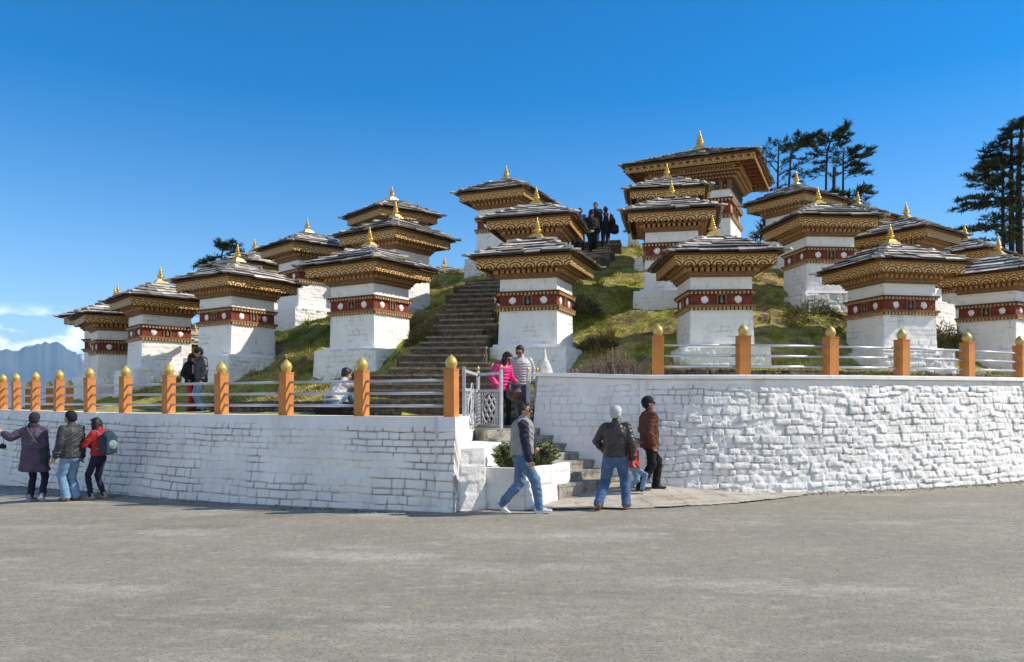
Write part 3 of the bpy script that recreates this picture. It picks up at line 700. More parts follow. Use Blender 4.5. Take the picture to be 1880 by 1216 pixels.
def rotq(k, x, y):
    return ((x, y), (-y, x), (-x, -y), (y, -x))[k]
def dentils(mb, hin, hout, z0, z1, n, frac, tint=1.0, mat=0, g=None):
    for k in range(4):
        for i in range(n):
            x = (-1 + (2 * i + 1) / n) * (hout - (hout - hin) * .5)
            wd = 2 * hout / n * frac; c = rotq(k, x, -(hin + hout) / 2)
            dz = g.uniform(-.003, .003) if g else 0
            sx, sy = (wd, hout - hin + .02) if k % 2 == 0 else (hout - hin + .02, wd)
            mb.box((c[0], c[1], (z0 + z1) / 2 + dz), (sx, sy, z1 - z0), 0, tint, mat)
def stone_faces(h0, h1, z0, z1, seed, mas, step=.026, name='body', mat=None):
    """four masonry faces of a square tapered block as one mesh, with its top"""
    n = int(2 * max(h0, h1) / step) + 1; nz = int((z1 - z0) / step) + 1
    V = []; Fs = []; D = []
    for k in range(4):
        x = np.linspace(-1, 1, n); z = np.linspace(z0, z1, nz); XX, ZZ = np.meshgrid(x, z, indexing='ij')
        h = h0 + (h1 - h0) * (ZZ - z0) / (z1 - z0)
        H, J = masonry(XX * h0 + 10 * k, ZZ, seed + k, **mas)
        H = H * sstep(0, .06, 1 - np.abs(XX)) - mas.get('amp', .02) * .6
        X = XX * h; Y = -(h + H)
        X, Y = rotq(k, X, Y); o = len(V)
        V += np.stack([X, Y, ZZ], -1).reshape(-1, 3).tolist()
        pt = sstep(.1, .3, fbm(XX * 2.2 + k * 7, ZZ * 2.6, seed + 70, 3)); D += (np.clip(J - .55, 0, 1) * 2 * pt * .6).reshape(-1).tolist()
        i = np.arange(n - 1)[:, None] * nz + np.arange(nz - 1)[None]
        Fs += (o + np.stack([i, i + nz, i + nz + 1, i + 1], -1).reshape(-1, 4)).tolist()
    o = len(V); e = h1 - mas.get('amp', .02) * .3
    V += [(-e, -e, z1 - .001), (e, -e, z1 - .001), (e, e, z1 - .001), (-e, e, z1 - .001)]; D += [0] * 4; Fs.append([o, o + 1, o + 2, o + 3])
    me = bpy.data.meshes.new(name); me.from_pydata(V, [], Fs); me.materials.append(mat or WHITE)
    me.polygons.foreach_set('use_smooth', [True] * len(me.polygons))
    a = me.attributes.new('dirt', 'FLOAT', 'POINT'); a.data.foreach_set('value', D); me.update(); return me
def slate_roof(he, ze, ht, zt, rows, seed, wr=(.22, .5), th=.03, fine=1.0):
    g = random.Random(seed); mb = MB()
    sl = math.atan2(zt - ze, he - ht); Ls = math.hypot(zt - ze, he - ht); nrm = (0, -math.sin(sl), math.cos(sl))
    def P(k, x, s, o):
        d = he - s * math.cos(sl); z = ze + s * math.sin(sl); y = -d - o * math.sin(sl); x2, y2 = rotq(k, x, y); return (x2, y2, z + o * math.cos(sl))
    dr = Ls / rows
    for k in range(4):
        for r in range(rows):
            s0 = r * dr - (.02 if r == 0 else .0); s1 = min(s0 + dr * 1.45, Ls); d0 = he - s0 * math.cos(sl); d1 = he - s1 * math.cos(sl)
            x = -d0 - .01; end = d0 + .01
            while x < end - .02:
                wd = g.uniform(*wr); x2 = min(x + wd, end)
                if end - x2 < wr[0] * .5: x2 = end
                j = g.uniform(-.045, .03) * fine; t = th * g.uniform(.75, 1.5); o0 = .03 * fine + g.uniform(-.004, .014) * fine; o1 = g.uniform(-.004, .006)
                xa, xb = max(x + .004, -d0 - .02), min(x2 - .004, d0 + .02)
                ua, ub = max(xa, -d1 - .005), min(xb, d1 + .005)
                if ub <= ua: ua = ub = (xa + xb) / 2 * (d1 / d0); ub += .01
                tl = g.uniform(-.012, .012) * fine
                q = [P(k, xa, s0 + j, o0 + tl), P(k, xb, s0 + j + g.uniform(-.02, .02) * fine, o0 - tl), P(k, ub, s1, o1), P(k, ua, s1, o1),
                     P(k, xa, s0 + j, o0 + t + tl), P(k, xb, s0 + j + g.uniform(-.02, .02) * fine, o0 + t - tl), P(k, ub, s1, o1 + t * .8), P(k, ua, s1, o1 + t * .8)]
                c = g.choice([g.uniform(.4, .9), g.uniform(.8, 1.4), g.uniform(1.2, 2.0)])
                mb.add(q, [(0, 3, 2, 1), (4, 5, 6, 7), (2, 3, 7, 6)], c); mb.add(q, [(0, 1, 5, 4), (1, 2, 6, 5), (3, 0, 4, 7)], c, 1)
                x = x2
    # hip stones
    for k in range(4):
        n = int(Ls * 1.3 / (.30 * fine)); 
        for i in range(n):
            f = i / n; d = he - f * (he - ht); z = ze + f * (zt - ze)
            x, y = rotq(k, -d + .02, -d + .02)
            mb.box((x, y, z + .055 * fine), (.30 * fine, .22 * fine, th), math.atan2(y, x) + g.uniform(-.3, .3), g.uniform(.6, 1.4))
    mb.sq(ht + .06, zt - .02, zt + .03, ht + .03, g.uniform(.8, 1.1))
    return mb
def valance(h, z0, z1, unit, th=.03):
    mb = MB(); n = int(round(2 * h / unit)); per = 10
    for k in range(4):
        m = n * per
        for i in range(m):
            x0, x1 = -h + 2 * h * i / m, -h + 2 * h * (i + 1) / m
            def low(i): 
                f = (i % 5) / 5.0; return z0 + .022 * abs(math.cos(math.pi * f)) * (unit / .27)
            a0, a1 = low(i), low(i + 1); fr = -h - (.0 if k % 2 else .004)
            q = [(x0, fr, a0), (x1, fr, a1), (x1, fr, z1), (x0, fr, z1), (x0, fr + th, a0), (x1, fr + th, a1), (x1, fr + th, z1), (x0, fr + th, z1)]
            q = [(*rotq(k, p[0], p[1]), p[2]) for p in q]
            uu = [(i / per, (a0 - z0) / (z1 - z0)), ((i + 1) / per, (a1 - z0) / (z1 - z0)), ((i + 1) / per, 1), (i / per, 1)]
            mb.add(q, [(0, 1, 2, 3), (5, 4, 7, 6), (0, 4, 5, 1), (3, 2, 6, 7)], 1.0, 0, [uu, [uu[1], uu[0], uu[3], uu[2]], uu, uu])
    return mb
def finial(z, k=1.0):
    a = MB(); a.sq(.19 * k, z - .05, z + .045 * k, .165 * k); a.sq(.135 * k, z + .043 * k, z + .09 * k, .12 * k); a.sq(.10 * k, z + .088 * k, z + .125 * k, .085 * k)
    prof = [(.085, .12), (.06, .135), (.042, .15), (.075, .165), (.105, .19), (.108, .215), (.085, .238), (.045, .25), (.040, .262), (.082, .272), (.084, .29), (.038, .302), (.034, .318), (.066, .328), (.066, .345), (.03, .357), (.028, .37), (.052, .38), (.05, .395), (.024, .407), (.04, .42), (.036, .435), (.018, .447), (.026, .465), (.018, .50), (.004, .56)]
    b = MB(); b.lathe([(r * k, zz * k) for r, zz in prof], 16, (0, 0, z)); return a, b
def medallion(g, rad, th):
    mb = MB(); n = 22; pr = [rad * (1.03 + g.uniform(-.2, .14)) for _ in range(n)]
    v = [(pr[i] * math.cos(2 * math.pi * i / n), 0, pr[i] * 1.05 * math.sin(2 * math.pi * i / n)) for i in range(n)]
    f = [(p[0] * .82, -th, p[2] * .82) for p in v]
    mb.add(v + f + [(0, -th * 1.35, 0)], [(i, (i + 1) % n, n + (i + 1) % n, n + i) for i in range(n)] + [(n + i, n + (i + 1) % n, 2 * n) for i in range(n)])
    return mb
STAT = mk('niche_statue', (.28, .24, .17), (.10, .09, .08), .6, 20)
PLM = dict(ch=(.10, .19), sl=(.14, .4), joint=.03, amp=.03, jit=.022, rough=.014, wob=.03)
BDM = dict(ch=(.09, .17), sl=(.15, .4), joint=.03, amp=.009, jit=.007, rough=.007, wob=.03)
S = SCL = S
SLEDGE = mk('broken_slate_edge', (.10, .09, .075), (.05, .045, .04), .8, 12, tint=.6)
def chorten_meshes(variant):
    g = random.Random(90 + variant); k = S; out = {}
    out['plinth'] = stone_faces(1.01 * k, .945 * k, -1.5 * k, -.07 * k, 400 + variant * 9, PLM if variant != 1 else dict(PLM, amp=.02, jit=.012), name='plinth')
    mb = MB(); mb.sq(.80 * k, -.13 * k, .0, .775 * k); out['plinth_step'] = mb.mesh('plinth_step', WHITE)
    out['body'] = stone_faces(.69 * k, .67 * k, -.02 * k, .757 * k, 430 + variant * 9, BDM, name='body')
    mb = MB(); mb.sq(.735 * k, .808 * k, .862 * k, mat=0); dentils(mb, .66 * k, .722 * k, .752 * k, .811 * k, 16, .55, mat=1, g=g); mb.sq(.69 * k, .75 * k, .812 * k, mat=2)
    out['lower_cornice'] = mb.mesh('lower_cornice', [WOODL, DENT, WOODD])
    mb = MB(); mb.sq(.662 * k, .855 * k, 1.105 * k); out['frieze'] = mb.mesh('frieze', REDW)
    mb = MB(); mb.sq(.735 * k, 1.148 * k, 1.187 * k, mat=0); dentils(mb, .66 * k, .722 * k, 1.098 * k, 1.151 * k, 16, .5, mat=1, g=g); mb.sq(.688 * k, 1.10 * k, 1.152 * k, mat=2)
    out['upper_cornice'] = mb.mesh('upper_cornice', [WOODD, DENT, WOODD])
    out['upper_band'] = stone_faces(.665 * k, .66 * k, 1.18 * k, 1.47 * k, 460 + variant * 9, BDM, name='upper_band')
    mb = MB(); mb.sq(.70 * k, 1.46 * k, 1.505 * k, mat=0); dentils(mb, .69 * k, .718 * k, 1.502 * k, 1.522 * k, 40, .5, mat=1); mb.sq(.705 * k, 1.50 * k, 1.524 * k, mat=2); mb.sq(.745 * k, 1.52 * k, 1.575 * k, mat=0)
    mb.sq(.60 * k, 1.57 * k, 1.655 * k, mat=2); dentils(mb, .71 * k, .80 * k, 1.572 * k, 1.646 * k, 12, .52, mat=1, g=g); mb.sq(.825 * k, 1.645 * k, 1.67 * k, mat=0)
    mb.sq(.60 * k, 1.665 * k, 1.76 * k, mat=2); dentils(mb, .76 * k, .88 * k, 1.668 * k, 1.741 * k, 12, .52, mat=1, g=g); mb.sq(.93 * k, 1.74 * k, 1.768 * k, mat=0)
    out['bracket_cornice'] = mb.mesh('bracket_cornice', [WOODL, DENT, WOODD])
    out['valance'] = valance(1.075 * k, 1.645 * k, 1.872 * k, .31 * k).mesh('valance', VAL)
    mb = MB(); mb.sq(1.05 * k, 1.79 * k, 1.815 * k); mb.sq(1.19 * k, 1.868 * k, 1.892 * k); mb.sq(1.185 * k, 1.89 * k, 2.43 * k, .13 * k)
    for q in range(4):
        for i in range(9):
            c = rotq(q, (-1 + (2 * i + 1) / 9) * 1.0 * k, -.98 * k); mb.box((c[0], c[1], 1.775 * k), ((.045 * k, .16 * k, .035 * k) if q % 2 == 0 else (.16 * k, .045 * k, .035 * k)))
    out['eaves'] = mb.mesh('eaves', WOODD)
    out['roof'] = slate_roof(1.215 * k, 1.895 * k, .14 * k, 2.435 * k, 6, 500 + variant, wr=(.35, .95), th=.046).mesh('roof', [SLATE, SLEDGE])
    a, b = finial(2.47 * k, k * .90); out['pedestal'] = a.mesh('pedestal', GOLDP); out['finial'] = b.mesh('finial', GOLD, True)
    out['medal'] = [medallion(g, .078 * k, .018).mesh('medallion', WHITE, True) for _ in range(3)]
    mb = MB(); w2, h2 = .075 * k, .12 * k
    for x in (-w2 - .022, w2 + .022): mb.box((x, -.012, 0), (.036, .05, h2 * 2), mat=0)
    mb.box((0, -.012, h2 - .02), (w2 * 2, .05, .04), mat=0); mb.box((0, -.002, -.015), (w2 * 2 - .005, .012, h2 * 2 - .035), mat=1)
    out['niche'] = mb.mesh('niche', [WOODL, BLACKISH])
    mb = MB(); mb.ell((0, -.02, -.045 * k), (.042 * k, .02, .045 * k)); mb.ell((0, -.025, .0), (.03 * k, .02, .045 * k)); mb.ell((0, -.025, .055 * k), (.018 * k, .016, .022 * k)); out['statue'] = mb.mesh('statue', STAT, True)
    return out
def place_chorten(ms, x, y, z0, rz, label, g, full=True):
    root = empty('chorten', (x, y, z0), rz); tag(root, label, 'chorten', 'white memorial chortens on the hill')
    for n in ('plinth', 'plinth_step', 'body', 'lower_cornice', 'upper_cornice', 'upper_band', 'bracket_cornice', 'valance', 'eaves'): link(n, ms[n], root)
    rf = link('roof', ms['roof'], root); link('finial', ms['finial'], rf); link('pedestal', ms['pedestal'], rf)
    root.rotation_euler = (R(g.uniform(-.7, .7)), R(g.uniform(-.7, .7)), rz)
    rf.rotation_euler = (0, 0, R(90) * g.randint(0, 3))
    fr = link('frieze', ms['frieze'], root)
    if full:
        for k in range(4):
            for x_, n in ((-.36, 'm'), (0, 'n'), (.36, 'm')):
                c = rotq(k, x_ * S, -.661 * S)
                o = link('medallion', g.choice(ms['medal']), fr) if n == 'm' else link('niche', ms['niche'], fr)
                o.location = (c[0], c[1], .98 * S); o.rotation_euler = (0, 0, R(90) * k)
                if n == 'n':
                    s_ = link('statue', ms['statue'], fr); s_.location = o.location; s_.rotation_euler = o.rotation_euler
    return root
MS = [chorten_meshes(v) for v in range(3)]
cg = random.Random(31)
for i, (px, ty, d, r_, lab) in enumerate(CH):
    D = d * S; p = at(px, ty, D)
    v = {10: 1, 6: 1, 13: 1, 14: 1, 3: 0}.get(i, (i * 7) % 3)
    place_chorten(MS[v], p.x, p.y, p.z - 2.97 * S, R(r_), lab, cg, True)

# the great central pavilion
def great():
    root = empty('pavilion', (BIG.x, BIG.y, BIG_Z0), R(-24)); tag(root, 'great square pavilion with broad red lined eaves and gilded spire on the hilltop', 'pavilion')
    T = BIG_Z0; zz = lambda z: z - T; g = random.Random(5); hb = 1.55; MED = mk('ochre_medallion', (.62, .38, .10), (.5, .28, .07), .6)
    link('body', stone_faces(hb + .03, hb, -1.2, zz(9.37), 700, dict(BDM, amp=.004, jit=.003), name='body', step=.045), root)
    mb = MB(); mb.sq(hb + .10, zz(9.43), zz(9.50)); dentils(mb, hb, hb + .085, zz(9.34), zz(9.432), 22, .5, mat=1); mb.sq(hb + .02, zz(9.34), zz(9.434), mat=2); mb.build('lower_cornice', [WOODL, DENT, WOODD], root)
    mb = MB(); mb.sq(hb - .02, zz(9.49), zz(10.05)); fr = mb.build('frieze', REDW, root)
    for k in range(4):
        for x_ in (-1.12, -.38, .38, 1.12):
            c = rotq(k, x_, -(hb - .02)); 
            if abs(x_) > 1: o = link('medallion', medallion(g, .17, .02).mesh('medallion', MED), fr)
            else:
                b_ = MB(); b_.box((0, -.02, 0), (.34, .05, .46), mat=0); b_.box((0, -.05, -.01), (.22, .012, .36), mat=1); o = b_.build('niche', [WOODL, BLACKISH], fr)
            o.location = (c[0], c[1], zz(9.77)); o.rotation_euler = (0, 0, R(90) * k)
    mb = MB(); mb.sq(hb + .10, zz(10.14), zz(10.20)); dentils(mb, hb, hb + .085, zz(10.04), zz(10.142), 22, .5, mat=1); mb.sq(hb + .02, zz(10.04), zz(10.144), mat=2); mb.build('upper_cornice', [WOODD, DENT, WOODD], root)
    link('upper_band', stone_faces(hb, hb - .01, zz(10.19), zz(10.56), 720, dict(BDM, amp=.004, jit=.003), name='upper_band', step=.05), root)
    mb = MB(); mb.sq(hb + .05, zz(10.54), zz(10.93))
    ar = mb.build('arcade', WOODL, root)
    for k in range(4):
        for i in range(9):
            c = rotq(k, (-1 + (2 * i + 1) / 9) * (hb - .05), -(hb + .05)); b_ = MB()
            b_.box((0, -.006, -.03), (.17, .03, .24), mat=0); b_.lathe([(.085, 0), (.085, .03)], 12, (0, 0, 0), mat=0)
            b_.ell((0, -.03, -.04), (.05, .02, .08), mat=1)
            # arched head
            v = [(.085 * math.cos(a), -.021, .09 + .085 * math.sin(a)) for a in np.linspace(0, math.pi, 9)]; b_.add(v, [tuple(range(9))], 1.0, 0)
            o = b_.build('arch', [BLACKISH, STAT], ar); o.location = (c[0], c[1], zz(10.72)); o.rotation_euler = (0, 0, R(90) * k)
    mb = MB(); h = hb + .10; z = 10.92
    for i in range(5):
        mb.sq(h, zz(z) - .002, zz(z) + .061, mat=0 if i % 2 else 2)
        if i in (1, 3): dentils(mb, h - .04, h + .09, zz(z) + .0, zz(z) + .056, 26, .5, mat=1)
        h += .065; z += .06
    mb.build('bracket_cornice', [WOODL, DENT, WOODD], root)
    RB = mk('red_painted_beam', (.36, .085, .035), (.25, .055, .025), .6, 8); CREAM = mk('cream_lettering', (.62, .46, .26), None, .6)
    mb = MB(); mb.sq(h + .02, zz(z) - .004, zz(z) + .26); 
    for dz in (.0, .235): mb.sq(h + .04, zz(z) + dz, zz(z) + dz + .03, mat=1)
    tb = mb.build('beam', [RB, CREAM], root); hbm = h + .02; zc = zz(z) + .133
    for k in range(4):                                              # a line of ornamental script with diamond ends
        L_ = MB(); n = 18
        for i in range(n):
            x = -hbm * .92 + 2 * hbm * .92 * (i + .5) / n; u = hbm * 1.84 / n
            if i in (0, 7, n - 1):
                v = [(x - u * .46, 0, 0), (x, 0, -.095), (x + u * .46, 0, 0), (x, 0, .095)]; v2 = [(p[0], -.012, p[2]) for p in v]
                L_.add(v + v2, [(4, 5, 6, 7), (0, 1, 5, 4), (1, 2, 6, 5), (2, 3, 7, 6), (3, 0, 4, 7)]); continue
            L_.box((x, -.006, .075), (u * 1.0, .014, .03))
            L_.box((x + u * .30, -.006, -.01), (.03, .014, .15)); L_.box((x - u * .18, -.006, .04), (.028, .014, .10))
            q = g.randint(0, 2)
            if q == 0: L_.box((x, -.006, -.02), (u * .5, .014, .026)); L_.box((x - u * .22, -.006, -.06), (.026, .014, .09))
            elif q == 1: L_.box((x - u * .05, -.006, -.075), (u * .5, .014, .026)); L_.box((x - u * .05, -.006, -.05), (.026, .014, .08))
            else: L_.box((x - u * .2, -.006, -.05), (u * .3, .014, .026)); L_.box((x, -.006, -.065), (u * .35, .014, .026))
        o = L_.build('lettering', CREAM, tb); c = rotq(k, 0, -hbm); o.location = (c[0], c[1], zc); o.rotation_euler = (0, 0, R(90) * k)
    ze = zz(11.64); he = 2.82
    mb = MB(); mb.sq(he - .03, ze - .02, ze + .02); mb.sq(he - .06, ze + .018, zz(12.72), .25); mb.build('eaves', WOODD, root)
    mb = MB(); mb.sq(he - .20, ze - .10, ze - .06, mat=0)
    for k in range(4):
        for i in range(17):
            c = rotq(k, (-1 + (2 * i + 1) / 17) * (he - .25), -(he + h) / 2 + .05); l_ = he - h + .05
            mb.box((c[0], c[1], ze - .125), ((.10, l_, .06) if k % 2 == 0 else (l_, .10, .06)), mat=0 if i % 2 else 1)
    mb.build('soffit', [RB, WOODD], root)
    valance(he - .15, ze - .30, ze - .005, .30, .04).build('valance', VAL, root)
    rf = slate_roof(he + .03, ze + .03, .22, zz(12.74), 12, 777, wr=(.18, .45), fine=.7).build('roof', [SLATE, SLEDGE], root)
    a, b = finial(zz(12.78), 1.62); a.build('pedestal', GOLDP, rf); b.build('finial', GOLD, rf, True)
great()
# white pillar by the stair top
p = at(1163, 447, 31.0); pl = empty('pillar', (p.x, p.y, p.z)); tag(pl, 'stubby white flared pillar with dark timber top at the head of the stairs', 'pillar')
mb = MB(); mb.sq(.24, -.6, .40, .17); mb.build('shaft', WHITE, pl); mb = MB(); mb.sq(.20, .39, .95, .24); mb.sq(.30, .94, 1.02); mb.build('cap', WOODD, pl)
# ------------------------------------------------------------------ railings
def knob(r=.098, h=.23):
    mb = MB(); mb.lathe([(.05, -.01), (.065, .0), (.075, .012), (r * .8, .03), (r, .08), (r * .99, .11), (r * .85, .15), (r * .58, .185), (r * .25, .21), (.008, h)], 18); return mb.mesh('knob', GOLDP, True)
KN = knob()
def post_mesh(wd, h):
    mb = MB(); mb.box((0, 0, h / 2), (wd, wd, h)); mb.box((0, 0, h + .008), (wd + .012, wd + .012, .022)); 
    me = mb.mesh('post', ORANGE); return me
PW, PHT = .215, .73
PM = post_mesh(PW, PHT); PMS = post_mesh(.178, PHT)
def on_path(px, P, O, off):
    Q = P - O * off; pp = CX + F * Q[:, 0] / Q[:, 1]; i = int(np.argmin(np.abs(pp - px))); return Q[i], O[i]
def fence(label, P, O, pxs, off, zt, group, ends=(), pm=None):
    root = empty('railing', (0, 0, 0)); tag(root, label, 'railing', group); prev = None
    spots = [on_path(px, P, O, off) for px in pxs] + [(np.array(q), np.array(o)) for q, o in ends]
    for q, o in spots:
        z = float(zt(q)); a = math.atan2(o[1], o[0]) + R(90)
        ob = link('post', pm or PM, root, (q[0], q[1], z)); ob.rotation_euler = (rnd.uniform(-.012, .012), rnd.uniform(-.012, .012), a + rnd.uniform(-.05, .05)); link('knob', KN, ob, (0, 0, PHT + .015))
        if prev is not None:
            for h in (.17, .37, .57):
                mb = MB(); mb.tube([(prev[0][0], prev[0][1], prev[1] + h), (q[0], q[1], z + h)], .023, 10); mb.build('rail', STEEL, root, True)
        prev = (q, z)
    return spots
fence('orange post railing with gilded knobs on the shaded left wall', lP, lO, [828, 664, 526, 407, 310, 230, 165, 108, 65, 30, 6], .18, lambda q: LZ, 'orange post railings', [((-15.3, 22.65), (-.7, -.7)), ((-16.6, 24.1), (-.75, -.66))], PMS)
fence('orange post railing with gilded knobs on the bright right bastion', rP, rO, [1207, 1364, 1525, 1656, 1776, 1873], .26, lambda q: float(np.interp(q[0], [.5, 2.5, 4, 12, 20], [2.17, 2.09, 2.09, 2.12, 2.12])) + .078, 'orange post railings', [((13.7, 19.3), (.5, -.86)), ((15.6, 20.9), (.6, -.8))])
fr_ = [at(53, 752, 27), at(91, 750, 26.0), at(128, 748, 25.0)]
root = empty('railing', (0, 0, 0)); tag(root, 'distant shaded railing across the far edge of the left terrace', 'railing', 'orange post railings'); prev = None
for q in fr_:
    z = 1.36; ob = link('post', PM, root, (q.x, q.y, z)); link('knob', KN, ob, (0, 0, PHT + .015)); ob.rotation_euler = (0, 0, R(30))
    if prev:
        for h in (.17, .37, .57):
            mb = MB(); mb.tube([(prev.x, prev.y, z + h), (q.x, q.y, z + h)], .023, 8); mb.build('rail', STEEL, root, True)
    prev = q

# ------------------------------------------------------------------ gate and its side panels
def gate_panel(name, label, cat, a, b, z0, h, emblem, group, knobs=True):
    a = np.array(a); b = np.array(b); L_ = float(np.linalg.norm(b - a)); root = empty(name, (a[0], a[1], z0), math.atan2(b[1] - a[1], b[0] - a[0])); tag(root, label, cat, group)
    mb = MB(); fw = .055
    for x in (0, L_): mb.box((x, 0, h / 2), (fw, .05, h))
    for z in (.03, h * .64, h - .07): mb.box((L_ / 2, 0, z), (L_ - fw, .042, .05))
    mb.build('frame', GATEW, root)
    mb = MB(); n = max(int(L_ / .075), 2); zt = h * .64 - .025
    cx, cz, ra, rb = L_ / 2, h * .335, L_ * .30, h * .27
    ok = lambda x, z: ((x - cx) / ra) ** 2 + ((z - cz) / rb) ** 2 > 1.0
    def run(p, q):                                           # keep the lattice outside the oval
        N_ = 24; st = None
        for i in range(N_ + 1):
            x = p[0] + (q[0] - p[0]) * i / N_; z = p[1] + (q[1] - p[1]) * i / N_; o = ok(x, z)
            if o and st is None: st = (x, z)
            if st is not None and (not o or i == N_):
                mb.box(((st[0] + x) / 2, .004, (st[1] + z) / 2), (max(abs(x - st[0]), .014), .014, max(abs(z - st[1]), .014))); st = None
    for i in range(1, n): run((L_ * i / n, .05), (L_ * i / n, zt))
    for j in range(1, 9): run((.03, .05 + (zt - .05) * j / 9), (L_ - .03, .05 + (zt - .05) * j / 9))
    mb.build('lattice', GATEW, root)
    mb = MB(); ring = [(cx + ra * math.cos(t), -.012, cz + rb * math.sin(t)) for t in np.linspace(0, 2 * math.pi, 33)[:-1]]; mb.tube(ring, .017, 8, closed=True)
    mb.tube([(cx, -.012, cz + rb), (cx, -.012, zt)], .014, 8); mb.tube([(cx, -.012, cz - rb), (cx, -.012, .05)], .014, 8)
    if emblem == 'knot':
        for s_ in (1, -1):
            for k in (-2, -1, 0, 1, 2):
                pts_ = []
                for t in np.linspace(-1.3, 1.3, 30):
                    x = cx + t * ra * .8 + k * ra * .36 * 1; z = cz + s_ * t * rb * .8 - s_ * k * rb * .36
                    if ((x - cx) / ra) ** 2 + ((z - cz) / rb) ** 2 < .8: pts_.append((x, -.012 - .006 * s_, z))
                if len(pts_) > 1:
                    p_, q_ = Vector(pts_[0]), Vector(pts_[-1]); mb.tube([p_, q_], .017, 6)
    else:
        for q in range(3):
            c0 = cz + rb * (.55 - .55 * q); sc = ra * .42
            mb.tube([(cx + (1 if q % 2 else -1) * sc * (1 - t / 9) * math.cos(t), -.012, c0 + sc * 1.3 * (1 - t / 9) * math.sin(t)) for t in np.linspace(0, 7.5, 34)], .012, 6)
    mb.build('emblem', GATEW, root, True)
    if knobs:
        for x in (0, L_):
            k = MB(); k.lathe([(.014, 0), (.02, .012), (.034, .035), (.03, .06), (.012, .082), (.002, .10)], 12, (x, 0, h)); k.build('knob', GOLDP, root, True)
    return root
gate_panel('side_gate', 'fixed grey metal side panel with scroll oval, beside the last orange post', 'side gate', (-.80, 13.05), (-.66, 15.2), 1.20, 1.06, 'scroll', 'metal gate panels', False)
gate_panel('gate', 'open silver metal gate leaf with knotwork oval and small gold knobs', 'gate', (-.655, 15.15), (-.20, 14.42), LAND + .02, 1.08, 'knot', 'metal gate panels')
gate_panel('side_gate', 'narrow metal panel between the grey puffer jacket and the bastion wall', 'side gate', (.50, 15.62), (.32, 15.52), LAND + .02, 1.08, 'scroll', 'metal gate panels')

# white ornament on the end of the bastion wall
p = at(1000, 691, 15.75); orn = empty('ornament', (p.x, p.y, 2.24)); tag(orn, 'small white spired clay ornament standing on the wall end', 'ornament')
CLAY = mk('white_clay', (.74, .72, .68), (.55, .53, .49), .9, 14, bump=.4, bs=40)
mb = MB(); mb.lathe([(.15, -.05), (.165, .02), (.15, .07), (.155, .075), (.125, .13), (.13, .135), (.10, .19), (.10, .2)], 14); mb.build('base', CLAY, orn, True)
mb = MB(); mb.ell((-.05, .02, .17), (.10, .09, .11)); mb.lathe([(.10, .19), (.085, .24), (.055, .27), (.045, .30), (.028, .40), (.006, .50)], 12); mb.build('spire', CLAY, orn, True)

# ------------------------------------------------------------------ shrubs, dry stems
LEAF = mk('shrub_leaf', (.085, .125, .03), (.19, .21, .065), .55, 9, spec=.4, tint=.9); STEM = mk('dry_stem', (.27, .20, .14), (.16, .115, .08), .9, 10, tint=.8)
def leaf(mb, p, d, l, wd, g, tint):
    d = Vector(d).normalized(); s_ = d.cross(Vector((g.uniform(-1, 1), g.uniform(-1, 1), g.uniform(-.3, 1)))); s_ = s_.normalized() * wd if s_.length > 1e-3 else Vector((wd, 0, 0))
    p = Vector(p); up = d.cross(s_).normalized() * wd * .3
    mb.add([p, p + d * l * .5 + s_ + up, p + d * l, p + d * l * .5 - s_ + up], [(0, 1, 2), (0, 2, 3)], tint)
def bush(label, x, y, z, rx, ry, h, n, seed, group):
    g = random.Random(seed); root = empty('bush', (x, y, z)); tag(root, label, 'bush', group); a = MB(); b = MB()
    for i in range(n):
        th = g.uniform(0, 2 * math.pi); q = math.sqrt(g.random()); tip = Vector((math.cos(th) * rx * q, math.sin(th) * ry * q, h * g.uniform(.55, 1.05) * (1 - .25 * q * q)))
        base = Vector((math.cos(th) * rx * q * .35, math.sin(th) * ry * q * .35, 0)); mid = (base + tip) / 2 + Vector((g.uniform(-.04, .04), g.uniform(-.04, .04), .03))
        a.tube([base, mid, tip], [.007, .005, .002], 5, g.uniform(.6, 1.2))
        for j in range(26):
            t = g.uniform(.15, 1.0); p = base * (1 - t) ** 2 + mid * 2 * t * (1 - t) + tip * t * t
            leaf(b, p, (g.uniform(-1, 1), g.uniform(-1, 1), g.uniform(-.2, 1)), g.uniform(.05, .095), g.uniform(.012, .02), g, g.choice([g.uniform(.45, .8), g.uniform(.8, 1.3), g.uniform(1.0, 1.9)]))
    a.build('stems', STEM, root); b.build('foliage', LEAF, root)
bush('leafy green bush at the left end of the white planter', -.06, 12.62, PH - .06, .27, .17, .43, 95, 1, 'bushes in the planter')
bush('leafy green bush right of the walking man in the white planter', .46, 12.95, PH - .06, .33, .24, .44, 110, 2, 'bushes in the planter')
def dry_bush(label, x, y, z, rx, h, n, seed, group):
    g = random.Random(seed); root = empty('dry_shrub', (x, y, z)); tag(root, label, 'dry shrub', group); a = MB(); b = MB()
    for i in range(n):
        bx, by = g.uniform(-rx, rx), g.uniform(-.22, .22); hh = h * g.uniform(.35, 1.0) * (1 - .35 * abs(bx) / rx); lx, ly = g.uniform(-.10, .10), g.uniform(-.08, .08)
        P = [(bx, by, -.05), (bx + lx * .5, by + ly * .5, hh * .5), (bx + lx, by + ly, hh)]; a.tube(P, [.006, .0045, .003], 4, g.uniform(.6, 1.5))
        for j in range(g.randint(9, 20)):
            t = g.uniform(.25, 1.0); p = (bx + lx * t, by + ly * t, hh * t); leaf(b, p, (g.uniform(-1, 1), g.uniform(-1, 1), g.uniform(-.4, .9)), g.uniform(.025, .06), g.uniform(.005, .012), g, g.choice([.5, .8, 1.2, 1.8]))
    a.build('stems', STEM, root); b.build('foliage', STEM, root)
